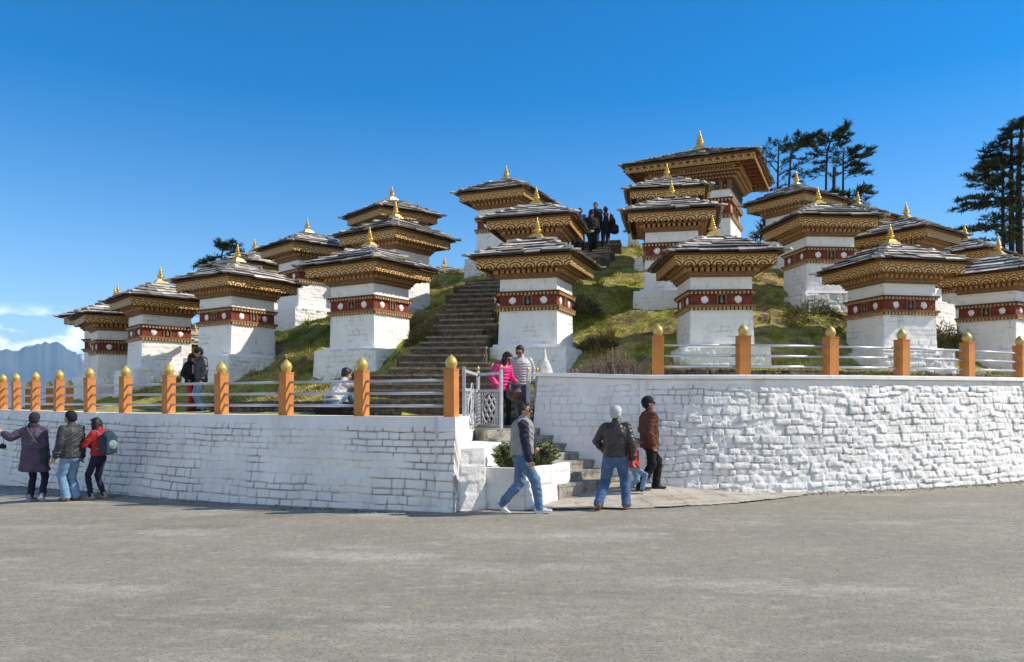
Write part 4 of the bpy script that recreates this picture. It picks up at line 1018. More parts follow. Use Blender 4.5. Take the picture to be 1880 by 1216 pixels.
dry_bush('withered brown shrub right beside the white ornament, low and broad', 1.55, 15.55, 2.02, .38, .46, 150, 11, 'withered shrubs on the bastion edge')
dry_bush('tallest withered shrub with upright stems, middle of the row behind the bastion edge', 2.02, 15.35, 2.02, .40, .74, 170, 12, 'withered shrubs on the bastion edge')
dry_bush('thin withered shrub nearest the first post of the right railing', 2.5, 15.15, 2.02, .28, .48, 80, 13, 'withered shrubs on the bastion edge')
def tussock(label, px, py, D, rx, h, seed):
    p = at(px, py, D); g = random.Random(seed); z = float(terr(np.array([p.x]), np.array([p.y]))[0]); b = MB()
    for i in range(1500):
        th = g.uniform(0, 6.283); q = math.sqrt(g.random()); c = (math.cos(th) * rx * q, math.sin(th) * rx * .7 * q, h * (1 - q * q) * g.uniform(.3, 1))
        leaf(b, c, (g.uniform(-.5, .5) + math.cos(th) * q, g.uniform(-.5, .3) + math.sin(th) * q, g.uniform(-.5, .9)), g.uniform(.10, .24), g.uniform(.006, .014), g, g.choice([g.uniform(.4, .8), g.uniform(.8, 1.7)]))
    o = b.build('tussock', TUSS, None, loc=(p.x, p.y, z - .05)); tag(o, label, 'grass tussock', 'tussocks on the banks')
TUSS = mk('tussock_grass', (.19, .145, .06), (.13, .13, .045), .8, 3, tint=.9)
tussock('dark shaggy tussock right beside the eaves of the chorten behind the couple', 1072, 545, 22.6, .55, .75, 21)
tussock('brown shaggy tussock on the bank left of the long stairs', 785, 625, 20.8, .55, .6, 22)
tussock('tawny shaggy tussock between the last two front chortens at right', 1733, 620, 23.0, .6, .75, 23)
tussock('olive shaggy tussock left of the front chorten behind the third railing post', 1490, 600, 23.0, .8, .5, 24)
tussock('low shaggy tussock on the bank above the dry stone wall, right of the ornament', 1100, 620, 21.0, .5, .4, 25)
# ------------------------------------------------------------------ people
SKIN = mk('skin', (.42, .235, .15), (.36, .19, .12), .55, 12, spec=.35); HAIR = mk('dark_hair', (.018, .014, .012), (.03, .022, .018), .45, 30, bump=.4, bs=60, stretch=(1, 1, .25))
DARKG = mk('sunglass_lens', (.012, .012, .014), None, .15, spec=.6); LIPS = mk('lips', (.30, .11, .085), None, .5)
def cloth(name, c, c2=None, rough=.85, bs=14, bump=.6, **k): return mk(name, c, c2 or tuple(x * .7 for x in c), rough, 6, bump=bump, bs=bs, bdist=.02, **k)
DEN = cloth('mid_blue_denim', (.115, .21, .33), (.06, .125, .22)); DENL = cloth('light_blue_denim', (.20, .31, .46), (.13, .22, .36)); DEND = cloth('dark_blue_denim', (.03, .055, .12), (.02, .035, .075))
NAVY = cloth('navy_cloth', (.016, .018, .035)); BLK = cloth('black_cloth', (.014, .014, .016)); CHAR = cloth('charcoal_cloth', (.035, .036, .042))
def remesh(mb, name, mat, vox, parent, smooth=4, fac=.5, wr=0.0):
    me = mb.mesh(name + '_raw', mat); o = bpy.data.objects.new('tmp', me); COL.objects.link(o)
    r = o.modifiers.new('r', 'REMESH'); r.mode = 'VOXEL'; r.voxel_size = vox
    s = o.modifiers.new('s', 'SMOOTH'); s.factor = fac; s.iterations = smooth
    dg = bpy.context.evaluated_depsgraph_get(); ev = o.evaluated_get(dg); out = bpy.data.meshes.new_from_object(ev); out.name = name
    bpy.data.objects.remove(o); bpy.data.meshes.remove(me)
    n = len(out.vertices)
    if wr and n:
        co = np.empty(n * 3); out.vertices.foreach_get('co', co); co = co.reshape(-1, 3); no = np.empty(n * 3); out.vertices.foreach_get('normal', no); no = no.reshape(-1, 3)
        q = fbm(co[:, 0] * 9 + co[:, 2] * 5, co[:, 2] * 15 - co[:, 1] * 9 + co[:, 0] * 4, 5, 3); q2 = fbm(co[:, 1] * 9 - co[:, 2] * 6, co[:, 2] * 14 + co[:, 0] * 10, 9, 3)
        co += no * (wr * (np.abs(q) + np.abs(q2) - .35))[:, None]; out.vertices.foreach_set('co', co.ravel()); out.update()
    out.materials.clear(); out.materials.append(mat); out.polygons.foreach_set('use_smooth', [True] * len(out.polygons))
    ob = bpy.data.objects.new(name, out); COL.objects.link(ob)
    if parent is not None: ob.parent = parent
    return ob
def ik(a, t, l1, l2, hint):
    a = Vector(a); t = Vector(t); d = t - a; L_ = min(d.length, (l1 + l2) * .999); n = d.normalized(); t2 = a + n * L_
    x = (l1 * l1 - l2 * l2 + L_ * L_) / (2 * L_); h = math.sqrt(max(l1 * l1 - x * x, 0)); hv = Vector(hint); hv = hv - n * hv.dot(n)
    hv = hv.normalized() if hv.length > 1e-4 else Vector((0, -1, 0)); return a + n * x + hv * h, t2
class Person:
    """faces -Y in its own frame, right hand towards -X; all numbers for a 1.70 m figure, scaled by h"""
    def __init__(s, label, loc, rz, h, feet, hands, pelvis=(0, 0, .90), chest=(0, 0), head=(0, 0, 0), fem=False, bulk=1.0, vox=.011, knee=None, elbow=None, group='visitors', skin=SKIN, turn=0.0, fingers=True, child=False):
        s.k = h / 1.7; k = s.k; s.fem = fem; s.bulk = bulk; s.vox = vox
        P = Vector(pelvis); s.P = P; c = P + Vector((chest[0], chest[1], chest[2] if len(chest) > 2 else .42)); s.C = c; s.N = c + Vector((chest[0] * .2, chest[1] * .35 - .0, .115))
        hy, hp, hr = head; s.hM = Matrix.Rotation(R(hy), 3, 'Z') @ Matrix.Rotation(R(hr), 3, 'Y') @ Matrix.Rotation(R(hp), 3, 'X'); s.H = s.N + s.hM @ Vector((0, -.022, .155)); s.hs = 1.32 if child else 1.07
        sw = .178 * (0.9 if fem else 1.0); hw = .095
        ct, sn = math.cos(turn), math.sin(turn); s.sh = [c + Vector((e * sw * ct, e * sw * sn, .055)) for e in (-1, 1)]; s.hip = [P + Vector((e * hw, 0, -.02)) for e in (-1, 1)]
        s.feet = feet; s.kn = []; s.an = []; s.el = []; s.wr = []
        for i in range(2):
            fx, fy, fz = feet[i][:3]; pit = feet[i][4] if len(feet[i]) > 4 else 0
            an = Vector((fx, fy, fz + .085)); kd = (knee or ((0, -1, 0), (0, -1, 0)))[i]; kk, t = ik(s.hip[i], an, .425, .415, kd); s.kn.append(kk); s.an.append(t)
            e_, w_ = ik(s.sh[i], hands[i], .285, .26, (elbow or ((-.4, .7, -.4), (.4, .7, -.4)))[i]); s.el.append(e_); s.wr.append(w_)
        s.hd = [(s.wr[i] - s.el[i]).normalized() for i in range(2)]
        b = MB(); K = lambda v: Vector(v) * k
        s.b = b; s.K = K; side = (ct, sn, 0); s.side = side
        # head, jaw, nose, ears, neck
        M = s.hM; H = s.H; q = k * s.hs
        def E(off, r): b.ell(K(H + M @ (Vector(off) * s.hs)), [x * q for x in r], rot=M)
        E((0, .012, .028), (.073, .092, .088)); E((0, -.018, -.040), (.058, .066, .072)); E((0, -.045, -.082), (.034, .034, .026)); b.cap(K(H + M @ (Vector((0, -.088, .015)) * s.hs)), K(H + M @ (Vector((0, -.110, -.022)) * s.hs)), .010 * q, .016 * q)
        E((0, -.075, -.055), (.026, .02, .016)); E((0, -.078, .035), (.05, .016, .012))
        for e in (-1, 1): E((e * .074, .012, -.005), (.012, .022, .032)); E((e * .032, -.066, -.022), (.024, .02, .022))
        b.cap(K(s.N + Vector((0, .012, -.03))), K(H + M @ (Vector((0, .015, -.05)) * s.hs)), .058 * k, .052 * k)
        # torso, limbs under the clothes
        b.cap(K(P + Vector((0, 0, .0))), K(c + Vector((0, 0, -.05))), (.125 * k, .085 * k), (.125 * k, .085 * k), side); b.cap(K(s.sh[0]), K(s.sh[1]), .05 * k, .05 * k)
        b.cap(K(c), K(s.N), .07 * k, .055 * k)
        for i in range(2):
            b.cap(K(s.hip[i]), K(s.kn[i]), .068 * k, .048 * k); b.cap(K(s.kn[i]), K(s.an[i]), .046 * k, .033 * k); b.cap(K(s.an[i]), K(s.an[i] + Vector((0, -.06, -.04))), .033 * k, .028 * k)
            b.cap(K(s.sh[i]), K(s.el[i]), .045 * k, .036 * k); b.cap(K(s.el[i]), K(s.wr[i]), .036 * k, .026 * k)
            d = s.hd[i]; e = -1 if i == 0 else 1; pn = Vector((0, -1, 0)); pn = (pn - d * pn.dot(d)); pn = pn.normalized() if pn.length > .05 else Vector((1, 0, 0)); pl = d.cross(pn).normalized() * e   # pn: thumb side, pl: back of hand outwards
            w_ = s.wr[i]; pc = w_ + d * .085
            b.cap(K(w_ + d * .012), K(pc), (.030 * k, .016 * k), (.039 * k, .015 * k), pn)
            if fingers:
                for f_, (o, ln) in enumerate(((.030, .070), (.011, .078), (-.009, .072), (-.028, .056))):
                    r0 = pc + pn * o; m = r0 + (d * .92 - pl * .38).normalized() * ln * .5; t = m + (d * .62 - pl * .78).normalized() * ln * .5; b.cap(K(r0), K(m), .0092 * k, .0085 * k, seg=8); b.cap(K(m), K(t), .0085 * k, .0072 * k, seg=8)
                r0 = w_ + d * .03 + pn * .028; m = r0 + (d * .6 + pn * .6 - pl * .3).normalized() * .036; b.cap(K(r0), K(m), .012 * k, .0105 * k, seg=8); b.cap(K(m), K(m + (d * .9 - pl * .35).normalized() * .032), .0105 * k, .0085 * k, seg=8)
        s.root = remesh(b, 'person', skin, min(vox, .0085), None, 2, .5); s.root.location = loc; s.root.rotation_euler = (0, 0, R(rz)); tag(s.root, label, 'person', group)
        L_ = MB()
        for e in (-1, 1): L_.ell(K(H + M @ (Vector((e * .032, -.083, .003)) * s.hs)), (.013 * q, .006 * q, .007 * q), rot=M); L_.ell(K(H + M @ (Vector((e * .033, -.086, .027)) * s.hs)), (.019 * q, .006 * q, .0045 * q), rot=M)
        L_.build('eyes', HAIR, s.root, True); L_ = MB(); L_.ell(K(H + M @ (Vector((0, -.094, -.055)) * s.hs)), (.022 * q, .006 * q, .006 * q), rot=M); L_.build('mouth', LIPS, s.root, True)
    def E(s, mb, off, r): mb.ell(s.K(s.H + s.hM @ (Vector(off) * s.hs)), [x * s.k * s.hs for x in r], rot=s.hM)
    def hair(s, long=0, mat=HAIR):
        m = MB(); s.E(m, (0, .026, .050), (.083, .094, .082)); s.E(m, (0, .062, -.005), (.072, .05, .075)); s.E(m, (0, -.03, .098), (.062, .055, .03))
        for e in (-1, 1): s.E(m, (e * .07, .018, .03), (.018, .045, .045))
        if long:
            for x in (-.055, -.02, .02, .055): 
                a = s.H + s.hM @ Vector((x, .07, .02)); m.cap(s.K(a), s.K(a + Vector((x * .5, .035, -long)) ), .045 * s.k, .026 * s.k)
            for e in (-1, 1): a = s.H + s.hM @ Vector((e * .078, .01, .04)); m.cap(s.K(a), s.K(a + Vector((e * .012, .0, -long * .75))), .028 * s.k, .02 * s.k)
        return remesh(m, 'hair', mat, .010, s.root, 2)
    def hat(s, kind, mat, name='hat'):
        m = MB(); s.E(m, (0, .012, .052), (.090, .106, .088))
        if kind == 'cap': 
            s.E(m, (0, -.115, .045), (.07, .075, .012)); 
        elif kind == 'brim': s.E(m, (0, .005, .035), (.130, .145, .022)); s.E(m, (0, .012, .09), (.078, .09, .06))
        else:
            s.E(m, (0, .052, .035), (.090, .076, .085)); s.E(m, (0, .016, .02), (.092, .104, .04)); s.E(m, (0, .055, -.012), (.088, .066, .062))
        return remesh(m, name, mat, .009, s.root, 2)
    def glasses(s):
        m = MB()
        for e in (-1, 1): s.E(m, (e * .034, -.094, .002), (.027, .009, .019)); m.tube([s.K(s.H + s.hM @ (Vector((e * .058, -.088, .008)) * s.hs)), s.K(s.H + s.hM @ (Vector((e * .08, .015, .012)) * s.hs))], .004 * s.k, 6)
        m.tube([s.K(s.H + s.hM @ (Vector((x, -.100, .008)) * s.hs)) for x in (-.02, .02)], .004 * s.k, 6); return m.build('sunglasses', DARKG, s.root, True)
    def trousers(s, mat, r=(.094, .072, .062), cuff=.0, top=.06, flare=0):
        m = MB(); K, k = s.K, s.k; B = s.bulk; P = s.P
        m.cap(K(P + Vector((0, 0, -.06))), K(P + Vector((0, 0, top))), (.158 * B * k, .118 * B * k), (.150 * B * k, .108 * B * k), s.side); m.ell(K(P + Vector((0, .045, -.06))), (.14 * B * k, .10 * k, .10 * k))
        g = random.Random(int(abs(P.z * 1000)) + len(s.root.name))
        for i in range(2):
            a, b, c = s.hip[i], s.kn[i], s.an[i]; d = (c - b).normalized(); c = c + d * cuff
            m.cap(K(a), K(b), (r[0] * B * k, r[0] * B * k), r[1] * k); m.cap(K(b), K(c + d * .015), r[1] * k, (r[2] + flare) * k, e1=.2)
            m.ell(K(b + (a - b) * .08 + Vector((0, -.012, 0))), (r[1] * 1.05 * k,) * 3)
            for j in range(3):                                       # folds stacked above the shoe and behind the knee
                q = c - d * (.02 + .032 * j); o = Vector((g.uniform(-1, 1), g.uniform(-1, 1), 0)) * .012; m.ell(K(q + o), ((r[2] + .006) * k, (r[2] + .006) * k, .013 * k))
        return remesh(m, 'trousers', mat, s.vox, s.root, 3, wr=.020 * s.k)
    def top(s, mat, hem=.86, r=(.205, .140), waist=None, arm=(.076, .062, .052), name='jacket', collar=True, flare=0.0, sleeves=True, cuffback=.015, hood=False, puff=0, sleeve_mat=None, open_=0):
        m = MB(); K, k = s.K, s.k; B = s.bulk; c, P = s.C, s.P; hemz = hem - P.z; f = (c - P)
        w0 = waist or r[0] * .92
        lo = P + Vector((f.x * hemz / .42, f.y * hemz / .42, hemz)) if hemz > 0 else P + Vector((0, 0, hemz))
        r1 = (r[0] * B * k, r[1] * B * k); rw = (w0 * B * k, r[1] * .98 * B * k); rl = ((w0 + flare) * B * k, (r[1] * .98 + flare * .8) * B * k); mid = P + f * .35
        m.cap(K(c + Vector((0, .005, -.02))), K(mid), r1, rw, s.side); m.cap(K(mid), K(lo), rw, rl, s.side, e1=.15)
        m.cap(K(s.sh[0] + Vector((.02, 0, .005))), K(s.sh[1] + Vector((-.02, 0, .005))), .078 * k, .078 * k); m.cap(K(c + Vector((0, 0, .03))), K(s.N + Vector((0, .008, -.035))), (.135 * k, .095 * k), (.072 * k, .072 * k), s.side)
        if s.fem: m.ell(K(c + Vector((0, -.075, -.05))), (.13 * k, .07 * k, .07 * k))
        if collar: m.cap(K(s.N + Vector((0, .012, -.03))), K(s.N + Vector((0, .004, .035))), .078 * k, .072 * k)
        if hood: m.ell(K(s.N + Vector((0, .095, -.03))), (.12 * k, .065 * k, .075 * k)); m.cap(K(s.N + Vector((-.09, .03, .0))), K(s.N + Vector((.09, .03, .0))), .04 * k, .04 * k)
        if puff:
            n = int((c.z + .05 - lo.z) / puff)
            for j in range(n):
                t = (j + .5) / n; q = lo + (c + Vector((0, 0, .03)) - lo) * t; m.ell(K(q), (r1[0] * (1.02 if t < .85 else .95), r1[1] * 1.06, puff * .46 * k))
        arms = m if sleeve_mat is None else MB()
        g = random.Random(len(s.root.name) + int(hem * 100))
        if sleeves:
            for i in range(2):
                w_ = s.wr[i] - s.hd[i] * cuffback
                arms.cap(K(s.sh[i]), K(s.el[i]), arm[0] * k, arm[1] * k); arms.cap(K(s.el[i]), K(w_), arm[1] * k, arm[2] * k)
                if sleeve_mat is not None: arms.ell(K(s.sh[i]), (.086 * k,) * 3); arms.cap(K(s.sh[i]), K(s.N + Vector((0, .0, -.045)) + (s.sh[i] - s.N) * .25), .08 * k, .06 * k)
                if puff:
                    for j in range(5): arms.ell(K(s.sh[i].lerp(s.el[i], (j + .5) / 5)), (arm[0] * 1.14 * k, arm[0] * 1.14 * k, puff * .42 * k)); arms.ell(K(s.el[i].lerp(w_, (j + .5) / 5)), (arm[1] * 1.16 * k, arm[1] * 1.16 * k, puff * .42 * k))
                else:
                    for j in range(6):
                        t = g.random(); q = s.sh[i].lerp(s.el[i], t) if j < 3 else s.el[i].lerp(w_, t * .9); rr_ = arm[0] if j < 3 else arm[1]
                        arms.ell(K(q + Vector((g.uniform(-1, 1), g.uniform(-1, 1), 0)) * .014), (rr_ * 1.02 * k, rr_ * 1.02 * k, .014 * k), rot=Matrix.Rotation(g.uniform(-.5, .5), 3, 'X') @ Matrix.Rotation(g.uniform(-.5, .5), 3, 'Y'))
        if not puff:
            for j in range(9):                                       # drag folds in the cloth
                t = g.random(); q = lo + (c - lo) * t; a = g.uniform(0, 6.28); o = Vector((math.cos(a) * r[0] * B * .86, math.sin(a) * r[1] * B * .84, 0)); tn = Vector((-math.sin(a) * .09, math.cos(a) * .07, g.uniform(-.06, .06)))
                m.cap(K(q + o - tn), K(q + o + tn), .020 * k, .012 * k)
        if hem < 1.0: m.cap(K(lo + Vector((0, 0, -.0))), K(lo + Vector((0, 0, .03))), (rl[0] * 1.01, rl[1] * 1.02), (rl[0] * 1.01, rl[1] * 1.02), s.side, e0=.15, e1=.2)
        o = remesh(m, name, mat, s.vox, s.root, 3 if not puff else 1, wr=.026 * s.k if not puff else .008)
        if sleeve_mat is not None: remesh(arms, 'sleeve', sleeve_mat, s.vox, o, 3, wr=.022)
        return o
    def shoes(s, mat, sole, boot=False):
        K, k = s.K, s.k
        for i in range(2):
            f = s.feet[i]; yaw = R(f[3]) if len(f) > 3 else 0; pit = R(f[4]) if len(f) > 4 else 0
            M = Matrix.Rotation(yaw, 3, 'Z') @ Matrix.Rotation(pit, 3, 'X'); an = s.an[i]; W = lambda x, y, z: K(an + M @ Vector((x, y, z - .085)))
            m = MB(); m.cap(W(0, .045, .045), W(0, -.13, .036), (.040 * k, .042 * k), (.044 * k, .030 * k), M @ Vector((1, 0, 0))); m.ell(W(0, -.15, .034), (.043 * k, .055 * k, .030 * k), rot=M); m.cap(W(0, .03, .05), W(0, .02, .11 if not boot else .15), .044 * k, .047 * k); m.cap(W(0, -.02, .075), W(0, -.09, .055), .038 * k, .03 * k)
            sh = remesh(m, 'shoe', mat, .009, s.root, 2)
            m = MB(); m.cap(W(0, .055, .014), W(0, -.155, .014), (.043 * k, .014 * k), (.047 * k, .014 * k), M @ Vector((1, 0, 0))); remesh(m, 'sole', sole, .008, sh, 1)
    def hand(s, i): return s.root.matrix_basis @ s.K(s.wr[i] + s.hd[i] * .09)
    def world(s, v): return s.root.matrix_basis @ s.K(Vector(v))
WHT = mk('white_rubber', (.72, .72, .74), (.6, .6, .62), .6); GREYC = cloth('heather_grey_jersey', (.36, .36, .35), (.27, .27, .27), fine=180); PURP = cloth('purple_padded_cloth', (.105, .075, .12), (.07, .05, .085), bump=.9)
BLKG = mk('black_shoe_sole', (.02, .02, .02), None, .7); TAN = mk('tan_suede', (.34, .19, .075), (.24, .13, .05), .8, 12); BRN = mk('brown_leather_shoe', (.16, .07, .035), None, .5); PNKS = mk('pinkish_shoe', (.42, .26, .21), None, .7)

def bag(label, cat, name, mats, loc, rz, dims, group=None, strap=None, flap=True):
    root = empty(name, loc, R(rz)); tag(root, label, cat, group); m = MB(); x, y, z = dims
    m.cap((0, 0, -z * .30), (0, 0, z * .30), (x / 2, y / 2), (x / 2 * .85, y / 2 * .85)); m.box((0, 0, -z * .1), (x * .86, y * .8, z * .8)); remesh(m, 'bag_body', mats[0], .010, root, 4)
    if flap: m = MB(); m.ell((0, -y * .42, -z * .12), (x * .36, y * .22, z * .22)); remesh(m, 'pocket', mats[1], .009, root, 2)
    if strap:
        m = MB(); inv = (Matrix.Translation(loc) @ Matrix.Rotation(R(rz), 4, 'Z')).inverted(); m.tube([inv @ Vector(p) for p in strap], .010, 6); m.build('strap', mats[1], root, True)
    return root
def camera_thing(label, loc, rz, strap=None, group=None):
    root = empty('camera', loc, R(rz)); tag(root, label, 'camera', group); m = MB(); m.box((0, 0, 0), (.12, .05, .075)); m.box((0, 0, .045), (.045, .045, .03), top=(.7, .8)); m.box((-.045, -.005, 0), (.025, .062, .07)); m.build('camera_body', BLK, root)
    m = MB(); M_ = [(.034, 0), (.036, .02), (.033, .04), (.038, .05), (.038, .085), (.03, .086)]; seg = 14; v = []; 
    m.tube([(0, -.02, -.004), (0, -.06, -.004), (0, -.062, -.004), (0, -.10, -.004)], [.034, .034, .038, .038], 14); m.build('lens', BLKG, root, False)
    if strap:
        inv = (Matrix.Translation(loc) @ Matrix.Rotation(R(rz), 4, 'Z')).inverted(); m = MB(); m.tube([inv @ Vector(p) for p in strap], .006, 6); m.build('strap', GATEW, root)
    return root
def gp(px, fy, D): p = at(px, fy, D); return (p.x, p.y, p.z)

# --- three onlookers on the road at left
def gpz(px, D): x = (px - CX) / F * D; return (x, D, float(ground_z(x, D)))
p = Person('person in a long purple padded coat seen from behind, arm stretched out to the left', gpz(63, 14.35), 186, 1.60, [(.085, -.02, 0, -8, 0), (-.20, .12, .05, 10, 34)][::-1], [(-.26, .06, .80), (.60, -.06, 1.32)], head=(12, 4, 0), fem=True, bulk=1.12, elbow=((-.5, .6, -.4), (0, .5, -.5)))
p.trousers(NAVY, (.085, .066, .058)); p.top(PURP, hem=.60, r=(.205, .15), waist=.205, flare=.05, arm=(.085, .075, .062), name='coat'); p.shoes(mk('lilac_sneaker', (.30, .27, .36), None, .7), WHT); p.hair(); p.hat('knit', cloth('dark_plum_knit', (.035, .025, .042)), 'hat')
m = MB(); m.cap(p.K(p.N + Vector((-.02, 0, -.01))), p.K(p.N + Vector((.02, .01, .03))), .094, .09); remesh(m, 'scarf', CHAR, .012, p.root, 2)
h = p.hand(1); camera_thing('small black camera dangling on a pale strap from an outstretched hand', (h.x + .03, h.y, h.z - .27), 40, [h, (h.x + .05, h.y, h.z - .12), (h.x + .06, h.y, h.z - .24)])
a = p.world((-.235, .10, .92)); bag('dark shoulder bag with green edge at the hip of the purple coat', 'bag', 'shoulder_bag', (CHAR, cloth('green_trim', (.10, .16, .05))), a, 195, (.12, .10, .36), None, [a + Vector((0, 0, .15)), p.world((-.12, .19, 1.15)), p.world((.02, .18, 1.38)), p.world((.12, .05, 1.47))])
p = Person('person in a dark olive jacket, knit cap and light jeans, turned to the white wall', gpz(131, 14.3), -112, 1.62, [(-.09, .03, 0, 4, 0), (.085, -.03, 0, -6, 0)], [(-.27, -.05, .83), (.26, -.10, .86)], head=(-8, 2, 0), bulk=1.12)
p.trousers(DENL, (.098, .082, .075), cuff=.02); p.top(cloth('dark_olive_nylon', (.020, .023, .024), (.038, .042, .041), .62, spec=.5), hem=.84, r=(.215, .155), arm=(.09, .078, .06)); p.shoes(BRN, TAN); p.hair(); p.hat('knit', BLK, 'knit_cap')
m = MB(); p.E(m, (0, -.10, -.03), (.06, .035, .05)); remesh(m, 'face_scarf', cloth('yellow_scarf', (.50, .40, .16)), .009, p.root, 2)
p = Person('person with long dark hair in a red sweater and black jeans at left', gpz(181, 14.5), -104, 1.50, [(-.10, .05, 0, -5, 0), (.11, -.09, 0, 6, 0)], [(-.14, -.34, 1.10), (.12, -.36, 1.16)], head=(0, 18, 0), fem=True, elbow=((-.6, .4, -.6), (.6, .4, -.6)))
p.trousers(NAVY, (.088, .062, .05)); p.top(cloth('red_knit', (.42, .025, .03), (.30, .015, .02)), hem=.93, r=(.19, .13), arm=(.072, .062, .052), name='sweater'); p.shoes(PNKS, PNKS); p.hair(.30)
b_ = p.world((.0, .245, 1.20)); bag('navy and teal backpack worn over the red sweater', 'backpack', 'backpack', (cloth('navy_pack', (.02, .035, .06), (.03, .06, .075)), cloth('pale_teal_pack', (.10, .17, .18), (.25, .30, .32))), b_, -104 + 180, (.31, .22, .42), None, [p.world((.12, .16, 1.36)), p.world((.14, .02, 1.46)), p.world((.13, -.14, 1.34)), p.world((.15, .02, 1.08)), p.world((.12, .16, 1.06))])
h = p.hand(0).lerp(p.hand(1), .5); root = empty('phone', h, R(-104)); tag(root, 'dark phone held in both hands by the person in red', 'phone'); m = MB(); m.box((0, -.01, .05), (.075, .012, .15)); m.box((0, -.018, .05), (.066, .004, .13), mat=1); m.build('phone_case', [BLK, DARKG], root)

# --- couple on the left terrace
def tz(x, y): return float(terr(np.array([x]), np.array([y]))[0])
def gpt(px, D, dz=0): x = (px - CX) / F * D; return (x, D, tz(x, D) + dz)
p = Person('person in a brimmed hat, short black jacket and red trousers behind the left railing', gpt(351, 20.6, -.02), 55, 1.52, [(-.08, 0, 0, 0, 0), (.08, .02, 0, 0, 0)], [(-.20, -.16, .95), (.22, -.12, .92)], head=(25, 6, 0), fem=True, vox=.014, fingers=False)
p.trousers(cloth('red_cotton', (.50, .03, .035)), (.088, .066, .062)); p.top(BLK, hem=.86, r=(.20, .145), arm=(.08, .07, .055)); p.shoes(BLK, BLKG); p.hair(.18); p.hat('brim', cloth('maroon_felt', (.05, .02, .025)), 'hat')
m = MB(); m.cap(p.K(p.C + Vector((0, -.12, .02))), p.K(p.C + Vector((0, -.13, -.16))), .05, .05); remesh(m, 'patterned_shirt', cloth('pink_pattern', (.45, .25, .28)), .012, p.root, 2)
p = Person('person in a hooded black jacket and pale jeans beside the red trousers', gpt(369, 20.5, -.02), -50, 1.67, [(-.08, 0, 0, 0, 0), (.09, .02, 0, 0, 0)], [(-.23, -.08, .88), (.25, -.06, .86)], head=(-10, 16, 0), vox=.014, fingers=False, bulk=1.08)
p.trousers(DENL, (.094, .074, .068)); p.top(mk('black_nylon', (.018, .02, .024), (.04, .045, .05), .4, 8, bump=.5, bs=14, spec=.5), hem=.80, r=(.215, .155), arm=(.088, .076, .06), hood=True); p.shoes(BLK, BLKG); p.hair(); p.hat('knit', BLK, 'knit_cap')
# --- crouching photographer
q = (-(940 - 617) / F * 15.4, 15.4, 1.43)
p = Person('person in a pale sweater crouching behind the left railing, arms raised to take a photo', q, 142, 1.68, [(-.14, -.40, 0, 0, 0), (.13, -.30, 0, 0, 0)], [(-.10, -.44, .66), (.12, -.44, .66)], pelvis=(0, .14, .20), chest=(0, -.26, .33), head=(0, 14, 0), knee=((-.15, -.4, 1), (.15, -.4, 1)), elbow=((-1, .1, -.15), (1, .1, -.15)), bulk=1.05)
p.trousers(DEN, (.098, .078, .066)); p.top(cloth('off_white_jersey', (.62, .60, .56), (.50, .48, .45)), hem=.27, r=(.205, .15), waist=.205, arm=(.078, .066, .055), name='sweater', cuffback=.0); p.shoes(WHT, WHT); p.hair()
h = p.hand(0).lerp(p.hand(1), .5); camera_thing('black camera held up to the face of the crouching person', (h.x, h.y, h.z + .03), 118)
b_ = MB(); b_.box((0, 0, 0), (.5, .4, .24), .3); b_.box((.1, .05, -.14), (.7, .6, .1), .2); o = b_.build('boulder', DRYST, None, loc=p.world((0, .18, .0))); tag(o, 'flat stone block under the crouching person', 'stone')

# --- couple coming down through the gate
p = Person('person in a bright pink padded jacket looking down beside the open gate', (-.235, 16.05, LAND), 38, 1.53, [(-.09, .0, 0, 0, 0), (.09, -.16, .0, 0, 0)], [(-.22, -.14, .92), (.24, -.24, 1.02)], head=(22, 34, 0), fem=True, chest=(.02, -.05))
p.trousers(BLK, (.085, .06, .048)); p.top(cloth('hot_pink_nylon', (.72, .02, .20), (.55, .012, .14), .5, spec=.5), hem=.82, r=(.205, .15), arm=(.085, .076, .06), puff=.07); p.shoes(BLK, WHT); p.hair(.24); p.glasses()
h = p.hand(1); bag('brown handbag hanging from the hand of the person in pink', 'bag', 'handbag', (mk('brown_leather_bag', (.24, .10, .06), (.16, .07, .04), .5), BRN), (h.x + .02, h.y - .02, h.z - .26), 20, (.20, .10, .26), None, [(h.x, h.y, h.z), (h.x + .07, h.y, h.z - .10), (h.x + .08, h.y - .02, h.z - .22)])
p = Person('person in a silver quilted jacket and blue jeans stepping down at the gate', (.185, 16.55, LAND + .0), 10, 1.68, [(-.10, -.22, -.0, 0, 10), (.10, .10, .04, 0, 20)], [(-.26, -.10, .88), (.28, -.02, .92)], head=(-28, 24, 0), bulk=1.06, pelvis=(0, -.03, .90))
p.trousers(DEN, (.096, .075, .063)); p.top(cloth('silver_quilt', (.46, .455, .45), (.38, .375, .37), .4, spec=.5), hem=.86, r=(.215, .152), arm=(.084, .076, .06), puff=.055); p.shoes(CHAR, WHT); p.hair(); p.glasses()

# --- walker in front of the planter
p = Person('person in a grey sweater with navy sleeves striding right past the planter', (.145, 11.82, 0), 92, 1.66, [(-.09, -.265, 0, 0, -4), (.07, .31, .045, -2, 32)], [(-.255, -.11, .83), (.26, -.20, .98)], head=(-6, -2, 0), bulk=1.12, vox=.010, pelvis=(0, 0, .885), chest=(0, -.015), elbow=((-.2, 1, -.2), (.5, .6, -.4)))
p.trousers(DEN, (.098, .078, .066), cuff=.01); p.top(GREYC, hem=.91, r=(.205, .165), waist=.185, arm=(.080, .068, .054), name='sweater', sleeve_mat=cloth('navy_jersey', (.028, .028, .05)), collar=True); p.shoes(mk('white_sneaker', (.62, .63, .64), (.48, .5, .52), .6, 20), WHT); p.hair(); p.glasses()
h = p.hand(1); camera_thing('black camera carried low in front of the grey sweater', (h.x + .05, h.y, h.z - .02), 92)
